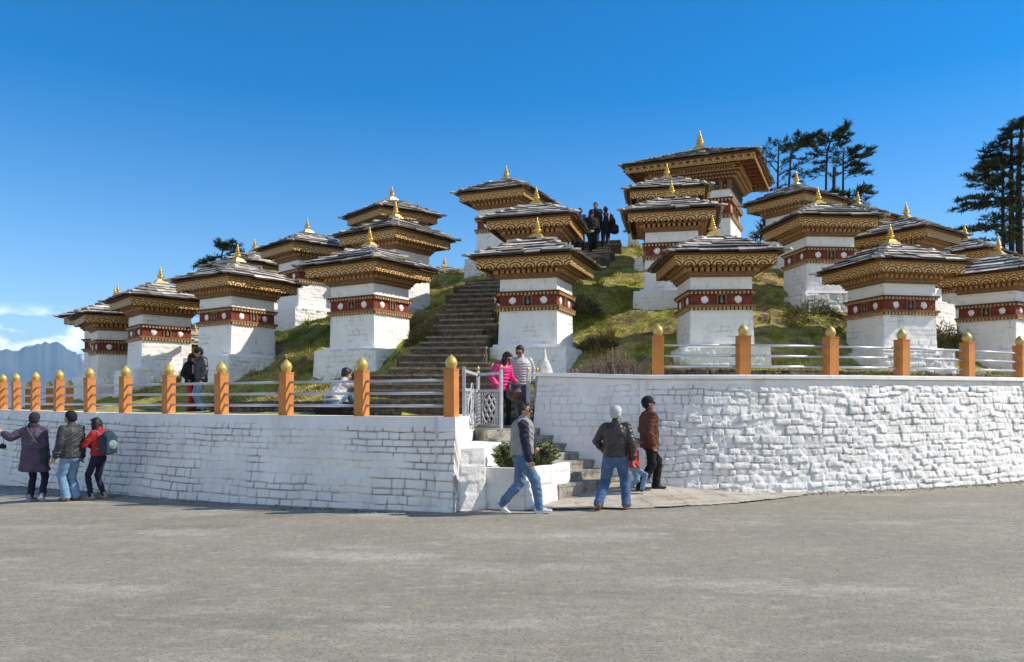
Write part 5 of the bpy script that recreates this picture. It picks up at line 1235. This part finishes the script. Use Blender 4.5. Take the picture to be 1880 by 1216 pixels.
# --- three on the pavement
p = Person('person in a grey knit cap and dark leather jacket walking away in blue jeans', (1.60, 12.16, .01), 164, 1.60, [(-.17, -.10, 0, -8, 0), (.24, .20, .03, 14, 24)], [(-.285, -.04, .83), (.19, -.17, .93)], head=(-10, 0, 0), bulk=1.10, vox=.010, pelvis=(0, 0, .875), chest=(-.01, -.01), elbow=((-.6, .6, -.3), (.95, .45, 0)))
p.trousers(cloth('blue_denim', (.085, .155, .29), (.04, .085, .18)), (.104, .088, .078), cuff=.02); p.top(mk('dark_brown_leather', (.045, .034, .030), (.028, .021, .019), .42, 6, bump=.55, bs=16, spec=.5), hem=.88, r=(.205, .15), waist=.185, arm=(.080, .070, .056)); p.shoes(TAN, TAN, True); p.hair(); p.hat('knit', cloth('pale_grey_knit', (.52, .53, .52), (.40, .41, .41), bs=60), 'knit_cap')
p = Person('child in a red jacket, grey cap and light jeans walking on the pavement', (2.08, 13.4, float(ground_z(2.08, 13.4)) + .01), 80, .96, [(-.09, -.26, .06, 0, -22), (.07, .20, .02, 0, 20)], [(-.23, -.10, .85), (.26, .02, .86)], head=(0, 8, 0), pelvis=(0, 0, .82), child=True)
p.trousers(DENL, (.098, .082, .075), cuff=.01); p.top(cloth('child_red_jacket', (.55, .03, .04)), hem=.78, r=(.215, .16), arm=(.09, .08, .066)); p.shoes(CHAR, WHT); p.hair(); p.hat('cap', cloth('grey_cap', (.22, .225, .23)), 'cap')
p = Person('person in a brown fleece jacket and black trousers walking right along the bastion wall', (2.38, 13.62, float(ground_z(2.38, 13.62)) + .012), 100, 1.62, [(-.08, .20, .0, 0, 0), (.08, -.16, 0, 0, 0)], [(-.25, .02, .86), (.27, -.10, .88)], head=(-4, -10, 0), bulk=1.08, pelvis=(0, 0, .885))
p.trousers(BLK, (.098, .080, .072), cuff=.02); p.top(cloth('brown_fleece', (.135, .052, .026), (.085, .034, .018), bs=40, bump=.9), hem=.78, r=(.215, .158), waist=.20, arm=(.088, .076, .062)); p.shoes(CHAR, CHAR); p.hair(); p.glasses(); p.hat('knit', BLK, 'knit_cap')

# --- people at the head of the stairs
def stz(x, y):
    i = np.argmin(np.hypot(ST[:, 0] - x, ST[:, 1] - y)); return None
p = Person('person in black coming down from the head of the stairs, head bowed', gp(1086, 470, 28.6), 8, 1.62, [(-.08, -.10, 0, 0, 0), (.09, .06, .1, 0, 0)], [(-.24, -.12, .85), (.26, -.10, .88)], head=(-5, 22, 0), vox=.016, fingers=False, bulk=1.1)
p.trousers(BLK, (.1, .08, .07)); p.top(BLK, hem=.80, r=(.22, .16), arm=(.09, .08, .065)); p.shoes(BLK, BLKG); p.hair(); p.hat('knit', BLK, 'knit_cap')
p = Person('person in an open dark jacket and blue jeans standing highest on the stairs', gp(1094, 453, 29.9), -12, 1.66, [(-.09, 0, 0, 0, 0), (.09, .02, 0, 0, 0)], [(-.25, -.08, .86), (.25, -.08, .9)], head=(-12, 12, 0), vox=.016, fingers=False, bulk=1.12)
p.trousers(DENL, (.094, .074, .066)); p.top(NAVY, hem=.82, r=(.225, .16), arm=(.092, .08, .065)); p.shoes(WHT, WHT); p.hair()
p = Person('person in a dark track jacket with white stripes climbing the last steps, seen from behind', gp(1112, 463.5, 29.2), 176, 1.68, [(-.09, -.12, .15, 0, 0), (.09, .08, 0, 0, 0)], [(-.30, -.05, .92), (.27, -.1, .88)], head=(-5, 0, 0), vox=.016, fingers=False, bulk=1.06)
p.trousers(CHAR, (.094, .078, .07)); jk = p.top(NAVY, hem=.84, r=(.215, .155), arm=(.088, .078, .062)); p.shoes(CHAR, WHT); p.hair()
m = MB()
for e in (-1, 1): m.tube([p.K(p.C + Vector((e * .13, .10, .10))), p.K(p.C + Vector((e * .10, .165, -.02))), p.K(p.C + Vector((e * .12, .165, -.18)))], .014, 6)
m.build('white_stripe', WHT, jk)
a = p.world((-.33, .06, .86)); bag('black travel bag slung at the side of the striped track jacket', 'bag', 'shoulder_bag', (BLK, CHAR), a, 0, (.34, .22, .30), None, [a + Vector((0, 0, .12)), p.world((-.10, .19, 1.2)), p.world((.12, .08, 1.46))])
p = Person('person in pink half hidden behind the eaves near the stair top', gp(1053, 464, 28.6), 20, 1.55, [(-.08, 0, 0, 0, 0), (.08, 0, 0, 0, 0)], [(-.22, -.1, .9), (.22, -.1, .9)], vox=.018, fingers=False, fem=True)
p.trousers(BLK); p.top(cloth('pink_cotton', (.62, .03, .18)), hem=.80, r=(.20, .15), arm=(.08, .07, .055)); p.shoes(BLK, BLKG); p.hair(.2)
p = Person('person in dark blue half hidden behind the eaves near the stair top', gp(1065, 463, 28.9), 160, 1.6, [(-.08, 0, 0, 0, 0), (.08, 0, 0, 0, 0)], [(-.22, -.1, .9), (.22, -.1, .9)], vox=.018, fingers=False)
p.trousers(DEND); p.top(cloth('slate_blue_cotton', (.05, .09, .16)), hem=.80, r=(.21, .15), arm=(.085, .075, .06)); p.shoes(BLK, BLKG); p.hair()
# ------------------------------------------------------------------ turf
def turf():
    g = np.random.RandomState(3); N = 420000
    X = g.uniform(-15, 19, N); Y = g.uniform(13.2, 36, N)
    keep = inside(FRONT, X, Y) & (_dist_path(X, Y, ST) > .82)
    dens = fbm(X * .8, Y * .8, 61, 3) + .5 * fbm(X * 3, Y * 3, 62, 2)
    keep &= dens > g.uniform(-.45, .25, N)
    for px, ty, d, r_, lab in CH:
        D = d * S; p = at(px, ty, D); a = R(r_); dx, dy = X - p.x, Y - p.y
        keep &= ~((np.abs(dx * math.cos(a) + dy * math.sin(a)) < 1.06 * S) & (np.abs(-dx * math.sin(a) + dy * math.cos(a)) < 1.06 * S))
    keep &= g.uniform(0, 1, N) < np.clip(1.35 - (Y - 15) / 26, .25, 1)
    X, Y = X[keep], Y[keep]
    nc = 520; cx = g.uniform(-12, 17, nc); cy = g.uniform(14, 31, nc); tk = inside(FRONT, cx, cy) & (_dist_path(cx, cy, ST) > .8); cx, cy = cx[tk], cy[tk]   # taller tufts
    q = 55; tx = (cx[:, None] + g.normal(0, .09, (len(cx), q))).ravel(); ty = (cy[:, None] + g.normal(0, .09, (len(cx), q))).ravel(); kt = inside(FRONT, tx, ty)
    for px, ty_, d, r_, lab in CH:
        D = d * S; p = at(px, ty_, D); kt &= np.hypot(tx - p.x, ty - p.y) > 1.1 * S
    tall = np.concatenate([np.zeros(len(X)), np.ones(int(kt.sum()))]); X = np.concatenate([X, tx[kt]]); Y = np.concatenate([Y, ty[kt]]); Z = terr(X, Y); ok = Z > 1.6; X, Y, Z, tall = X[ok], Y[ok], Z[ok], tall[ok]
    n = len(X); th = g.uniform(0, 2 * np.pi, n); l = g.uniform(.025, .07, n) * (1 + .6 * (fbm(X * 1.7, Y * 1.7, 66, 2) > .15)) * (1 + 2.2 * tall); wd = g.uniform(.007, .016, n); ln = g.uniform(.5, 1.7, n)
    dx, dy = np.cos(th), np.sin(th)
    b = np.stack([X, Y, Z - .01], -1); s_ = np.stack([-dy * wd, dx * wd, 0 * wd], -1); t = b + np.stack([dx * l * ln, dy * l * ln, l], -1)
    V = np.stack([b - s_, b + s_, t], 1).reshape(-1, 3)
    me = bpy.data.meshes.new('grass'); me.vertices.add(3 * n); me.vertices.foreach_set('co', V.ravel()); me.loops.add(3 * n); me.loops.foreach_set('vertex_index', np.arange(3 * n)); me.polygons.add(n); me.polygons.foreach_set('loop_start', np.arange(n) * 3); me.polygons.foreach_set('loop_total', np.full(n, 3)); me.update(calc_edges=True)
    m = bpy.data.materials.new('turf_blades'); m.use_nodes = True; nt = m.node_tree; bs = nt.nodes['Principled BSDF']; bs.inputs['Roughness'].default_value = .75; bs.inputs['Specular IOR Level'].default_value = .2
    at_ = nt.nodes.new('ShaderNodeAttribute'); at_.attribute_name = 'tone'; nt.links.new(at_.outputs['Color'], bs.inputs['Base Color'])
    me.materials.append(m)
    green = np.array([.42, .48, .05]); dry = np.array([.58, .44, .17]); dark = np.array([.12, .12, .03])
    k = np.clip(.5 + 1.4 * fbm(X * .55, Y * .55, 71, 3) + g.normal(0, .18, n), 0, 1)[:, None]; q = np.clip(.35 + 1.3 * fbm(X * 1.9, Y * 1.9, 72, 2) + g.normal(0, .2, n), 0, 1)[:, None]
    c = green * k + dry * (1 - k); c = c * (1 - .3 * q) + dark * .3 * q
    c = c * (1 - .35 * tall[:, None]) ; C = np.ones((3 * n, 4)); C[:, :3] = np.repeat(c, 3, 0)
    a = me.attributes.new('tone', 'FLOAT_COLOR', 'POINT'); a.data.foreach_set('color', C.ravel())
    struct(link('grass', me), 'stuff')
turf()

def gravel():
    g = random.Random(77); mb = MB(); m = mk('roadside_gravel', (.30, .27, .22), (.16, .145, .12), .9, 8, tint=1.0)
    for P, O, i0, i1, b in ((lP, lO, 10, len(lP) - 150, .20), (rP, rO, 120, len(rP) - 200, .19)):
        for i in range(1300):
            k = g.randint(i0, i1); d = abs(g.gauss(0, .16)) + .03; h = float(LZ - ground_z(P[k][0], P[k][1])) if O is lO else 2.1
            x, y = P[k] + O[k] * (b * h + .04 + d); r = g.uniform(.006, .02) * (1.6 if g.random() < .06 else 1); mb.ell((x, y, float(ground_z(x, y)) + r * .3), (r * g.uniform(.7, 1.5), r, r * .7), g.uniform(.5, 1.5), seg=5, rings=3)
    for i in range(500):
        x, y = g.uniform(-9, 9), g.uniform(4.5, 15); r = g.uniform(.003, .009); 
        if y < 11.8: mb.ell((x, y, float(ground_z(x, y)) + r * .3), (r * 1.3, r, r * .7), g.uniform(.9, 1.7), seg=5, rings=3)
    struct(mb.build('gravel', m), 'stuff')
gravel()

# ------------------------------------------------------------------ trees
BARK = mk('fir_bark', (.055, .043, .034), (.03, .024, .02), .95, 6, bump=.8, bs=14, stretch=(1, 1, .3)); NEED = mk('fir_needles', (.045, .062, .027), (.085, .10, .04), .7, 2.0, tint=.95)
def conifer(label, D, trunk, limbs, seed, tuft=.22, dens=1.15, group='dark firs behind the hill', rad=.10, topr=.04, pad=.52):
    """trunk: list of (px, py) from below to the top; limbs: (px0, py0, px1, py1, foliage 0-1)"""
    g = random.Random(seed); base = at(trunk[0][0], trunk[0][1], D); root = empty('fir_tree', base); tag(root, label, 'tree', group)
    tp = [at(x, y, D + .12 * i) - base for i, (x, y) in enumerate(trunk)]; zmax = tp[-1].z
    T = MB(); T.tube(tp, [rad + (topr - rad) * i / (len(tp) - 1) for i in range(len(tp))], 9); T.build('trunk', BARK, root)
    Lm = MB(); Fo = MB()
    for (x0, y0, x1, y1, fol) in limbs:
        yy = [q_[1] for q_ in trunk][::-1]; xx = [q_[0] for q_ in trunk][::-1]; xt = float(np.interp(y0, yy, xx)); x0 = xt if abs(x0 - xt) < 5 else x0; y0 = max(y0, yy[0] + 1)
        dd = g.uniform(-1, 1); a = at(x0, y0, D + .12 * float(np.interp(y0, yy, list(range(len(trunk)))[::-1]))) - base; ln = math.hypot(x1 - x0, y1 - y0) / F * D; dy = dd * ln * .7
        b = at(x1, y1, D + dy) - base; 
        n = 7; P = []
        for i in range(n):
            t = i / (n - 1); q = a.lerp(b, t); q.z += math.sin(t * math.pi) * ln * .07 * g.choice([-1, 1]) * .6 + g.uniform(-.03, .03) * ln; q += Vector((g.uniform(-.03, .03), g.uniform(-.03, .03), 0)) * ln; P.append(q)
        P[0] = a
        Lm.tube(P, [max(.055 * (1 - i / n) * min(1, ln / 2.5), .012) for i in range(n)], 5)
        if fol <= 0: continue
        nt_ = max(int(ln * 30 * fol * dens), 9)
        for i in range(nt_):
            t = g.uniform(.22, 1.02) if ln > 1.2 else g.uniform(.05, 1.02); k = min(int(t * (n - 1)), n - 2); q = P[k].lerp(P[k + 1], t * (n - 1) - k)
            ax = (P[k + 1] - P[k]).normalized(); side = ax.cross(Vector((0, 0, 1)));
            side = side.normalized() if side.length > .01 else Vector((0, 1, 0))
            tw = (ax * g.uniform(.2, 1) + side * g.choice([-1, 1]) * g.uniform(.2, 1.1) + Vector((0, 0, g.uniform(-.08, .35)))).normalized(); tl = pad * g.uniform(.5, 1.2) * (1.15 - .5 * t)
            e = q + tw * tl; Lm.tube([q, e], [.012, .005], 3)
            sh = g.choice([g.uniform(.35, .8), g.uniform(.7, 1.3), g.uniform(1.1, 2.1)])
            for j in range(int(11 * (.6 + .4 * fol))):
                u = g.uniform(.1, 1.05); c = q + tw * (tl * u); c.z += g.uniform(-.03, .07)
                d = (tw * g.uniform(.1, 1) + Vector((g.uniform(-.9, .9), g.uniform(-.9, .9), g.uniform(-.25, .45)))).normalized(); s_ = d.cross(Vector((g.uniform(-.4, .4), g.uniform(-.4, .4), 1))).normalized() * tuft * .13; l_ = tuft * g.uniform(.6, 1.2)
                Fo.add([c - s_, c + s_, c + d * l_ + s_ * .3, c + d * l_ - s_ * .3], [(0, 1, 2, 3)], sh * g.uniform(.8, 1.2))
    Lm.build('limbs', BARK, root)
    if Fo.v: Fo.build('crown', NEED, root)
conifer('sparse half bare fir nearest the great pavilion roof', 52, [(1427, 470), (1427, 400), (1428, 340), (1429, 292), (1430, 262)],
        [(1428, 318, 1386, 278, .12), (1428, 340, 1398, 300, .1), (1429, 300, 1402, 272, .5), (1430, 285, 1450, 268, .8), (1429, 310, 1456, 290, .5), (1430, 270, 1412, 262, .6), (1430, 268, 1442, 258, .7), (1428, 320, 1444, 302, .3), (1428, 335, 1448, 318, .1), (1427, 346, 1400, 352, .35), (1428, 300, 1390, 292, .15)], 1)
conifer('leaning fir with long bare diagonal limb and flat dense top', 50, [(1446, 470), (1447, 390), (1449, 330), (1452, 285), (1458, 262)],
        [(1430, 322, 1502, 288, .25), (1452, 285, 1472, 258, 1), (1456, 268, 1490, 252, 1), (1457, 265, 1502, 246, 1), (1456, 270, 1440, 268, .9), (1454, 276, 1498, 268, .9), (1452, 282, 1432, 276, .5), (1452, 290, 1480, 292, .5), (1450, 310, 1478, 318, .55), (1449, 325, 1470, 335, .6), (1458, 262, 1466, 250, .9), (1456, 266, 1486, 262, .8), (1447, 335, 1434, 345, .5), (1448, 318, 1476, 325, .2), (1447, 345, 1474, 342, .5)], 2)
conifer('tallest windswept fir between the pavilion roof and the right sky', 51, [(1515, 480), (1516, 390), (1517, 320), (1519, 275), (1528, 252)],
        [(1522, 262, 1556, 230, 1), (1524, 258, 1548, 236, 1), (1521, 262, 1562, 248, 1), (1521, 264, 1504, 256, 1), (1520, 270, 1500, 262, .8), (1520, 275, 1556, 262, .9), (1519, 285, 1490, 285, .7), (1518, 300, 1496, 300, .8), (1518, 298, 1538, 300, .7), (1517, 312, 1488, 318, .7), (1517, 322, 1484, 326, .25), (1519, 282, 1498, 278, .6), (1525, 256, 1510, 248, .8), (1526, 254, 1546, 244, .9), (1520, 280, 1544, 282, .4), (1518, 305, 1500, 312, .6)], 3)
conifer('broken bare trunk snag between two firs', 50, [(1531, 480), (1531, 390), (1531, 340), (1532, 308)], [(1532, 312, 1526, 303, 0), (1531, 335, 1522, 325, 0), (1531, 338, 1544, 350, 0), (1531, 318, 1536, 310, 0), (1531, 330, 1528, 322, .2)], 4, topr=.11)
conifer('fir with long level branches reaching right over the slate roofs', 53, [(1546, 480), (1547, 390), (1548, 330), (1548, 290), (1550, 272)],
        [(1548, 292, 1580, 274, 1), (1548, 300, 1604, 276, 1), (1548, 298, 1598, 286, .9), (1548, 290, 1520, 276, .5), (1547, 308, 1590, 304, 1), (1547, 314, 1596, 318, .9), (1547, 320, 1580, 312, .8), (1548, 285, 1572, 272, .8), (1547, 318, 1536, 322, .7), (1547, 330, 1560, 322, .3), (1548, 296, 1522, 288, .35), (1547, 302, 1538, 306, .6), (1549, 280, 1562, 276, .6), (1547, 312, 1572, 300, .8)], 5)
conifer('low spreading fir tree right behind the slate roof corner', 47, [(1556, 480), (1556, 400), (1558, 360), (1560, 346)],
        [(1558, 352, 1596, 346, 1), (1558, 354, 1600, 356, .9), (1558, 358, 1588, 366, .8), (1558, 360, 1534, 356, 1), (1557, 366, 1526, 352, .9), (1558, 368, 1570, 384, 1), (1557, 372, 1540, 386, 1), (1558, 362, 1568, 372, 1), (1558, 356, 1546, 366, 1), (1558, 375, 1590, 378, .6), (1557, 365, 1548, 374, 1)], 6)
conifer('dark small fir in the gap beside the pavilion wall', 46, [(1396, 520), (1396, 450), (1397, 425)], [(1396, 430, 1408, 426, 1), (1396, 436, 1386, 440, 1), (1396, 440, 1408, 436, 1), (1396, 444, 1384, 450, 1), (1396, 428, 1400, 418, 1), (1397, 425, 1404, 408, .8), (1396, 440, 1390, 432, 1)], 7)
C_ = lambda x, y: (1740 + x / 4.507, 210 + y / 4.507)
def fir_limbs(tx, spec):
    g = random.Random(int(tx)); out = [(tx, C_(0, ys)[1], *C_(xe, ye), f) for ys, xe, ye, f in spec]; y1 = min(o[1] for o in out)
    for k in range(24): y = g.uniform(y1 + 8, 452); q = g.choice([-1, 1]) * g.uniform(6, 21); out.append((tx, y, tx + q, y + g.uniform(-7, 4), g.uniform(.5, 1)))   # short inner sprays
    return out
conifer('open dark fir whose long limbs reach left at the right edge', 46, [(1843, 520), (1842, 440), (1841, 380), (1841.5, 330), (1842, 305)],
        fir_limbs(1841.5, [(520, 150, 515, 1), (540, 190, 545, .9), (570, 175, 600, .7), (560, 330, 520, .8), (640, 300, 610, .5), (690, 120, 705, 1), (700, 180, 690, .8), (720, 50, 790, .9), (730, 130, 800, .9), (740, 220, 760, .7), (750, 310, 740, .8), (850, 300, 870, .6), (830, 320, 840, .5), (850, 200, 972, .12), (955, 90, 960, 1), (960, 170, 950, .9), (930, 345, 960, .7), (1040, 290, 1050, .5), (490, 250, 455, 1), (470, 380, 440, .9), (480, 560, 470, .7), (600, 540, 620, .5), (740, 520, 730, .8)]), 41, tuft=.24, dens=.8, rad=.13, topr=.05, pad=.55)
conifer('tall fir with tiered crown and straight trunk, second from the right edge', 48, [(1858, 520), (1857, 420), (1857, 330), (1857, 270), (1857, 236)],
        fir_limbs(1857, [(140, 480, 130, 1), (150, 560, 100, 1), (165, 455, 165, 1), (200, 395, 235, 1), (205, 440, 200, .9), (260, 360, 275, .9), (270, 420, 262, .6), (300, 300, 315, .9), (350, 285, 365, .9), (345, 340, 350, .8), (385, 350, 390, .6), (380, 250, 450, 1), (420, 300, 410, 1), (440, 240, 460, .9), (440, 330, 440, .9), (430, 420, 420, .8), (260, 600, 270, .9), (330, 620, 320, .9), (360, 600, 370, .9), (420, 610, 410, .8), (560, 420, 590, .3), (700, 420, 715, .9), (690, 590, 700, .8), (850, 600, 870, .4)]), 42, tuft=.24, dens=.8, rad=.18, topr=.05, pad=.55)
conifer('thick trunked fir cut by the right edge of the view', 47, [(1873, 520), (1871, 420), (1870, 330), (1874, 260), (1877, 214)],
        fir_limbs(1872, [(60, 570, 75, 1), (70, 540, 95, 1), (40, 610, 50, .8), (50, 680, 70, 1), (120, 700, 130, 1), (110, 560, 120, .9), (200, 690, 190, 1), (190, 560, 190, .8), (300, 700, 280, 1), (350, 560, 370, .8), (380, 700, 380, 1), (480, 700, 470, .8), (360, 470, 375, .9), (600, 690, 590, .7), (735, 700, 720, .8), (720, 540, 715, .9), (830, 690, 840, .6), (930, 660, 960, .6), (1040, 680, 1060, .5)]), 43, tuft=.24, dens=.8, rad=.24, topr=.06, pad=.55)
conifer('lone fir crown showing over the roofs at left', 50, [(404, 700), (405, 560), (406, 500), (407, 470), (410, 456)],
        [(407, 470, 362, 488, 1), (407, 472, 378, 480, 1), (408, 462, 438, 452, 1), (408, 460, 406, 446, 1), (409, 458, 428, 446, 1), (408, 462, 400, 450, 1), (407, 470, 442, 462, .8), (406, 480, 388, 490, 1), (406, 485, 372, 492, .9), (408, 460, 420, 448, 1), (406, 478, 430, 474, .7), (405, 600, 348, 598, .5), (405, 590, 352, 572, .2), (405, 610, 350, 605, .4), (405, 580, 366, 560, .3)], 8)
# haze fills the valley between here and the mountains
def haze():
    mb = MB(); mb.box((0, 9000, -350), (46000, 26000, 3000)); m = bpy.data.materials.new('valley_haze'); m.use_nodes = True; nt = m.node_tree; nt.nodes.clear()
    v = nt.nodes.new('ShaderNodeVolumePrincipled'); v.inputs['Density'].default_value = 5.0e-5; v.inputs['Color'].default_value = (.34, .66, 1, 1); v.inputs['Anisotropy'].default_value = .0
    o = nt.nodes.new('ShaderNodeOutputMaterial'); nt.links.new(v.outputs[0], o.inputs['Volume'])
    struct(mb.build('haze', m), 'stuff')
haze()
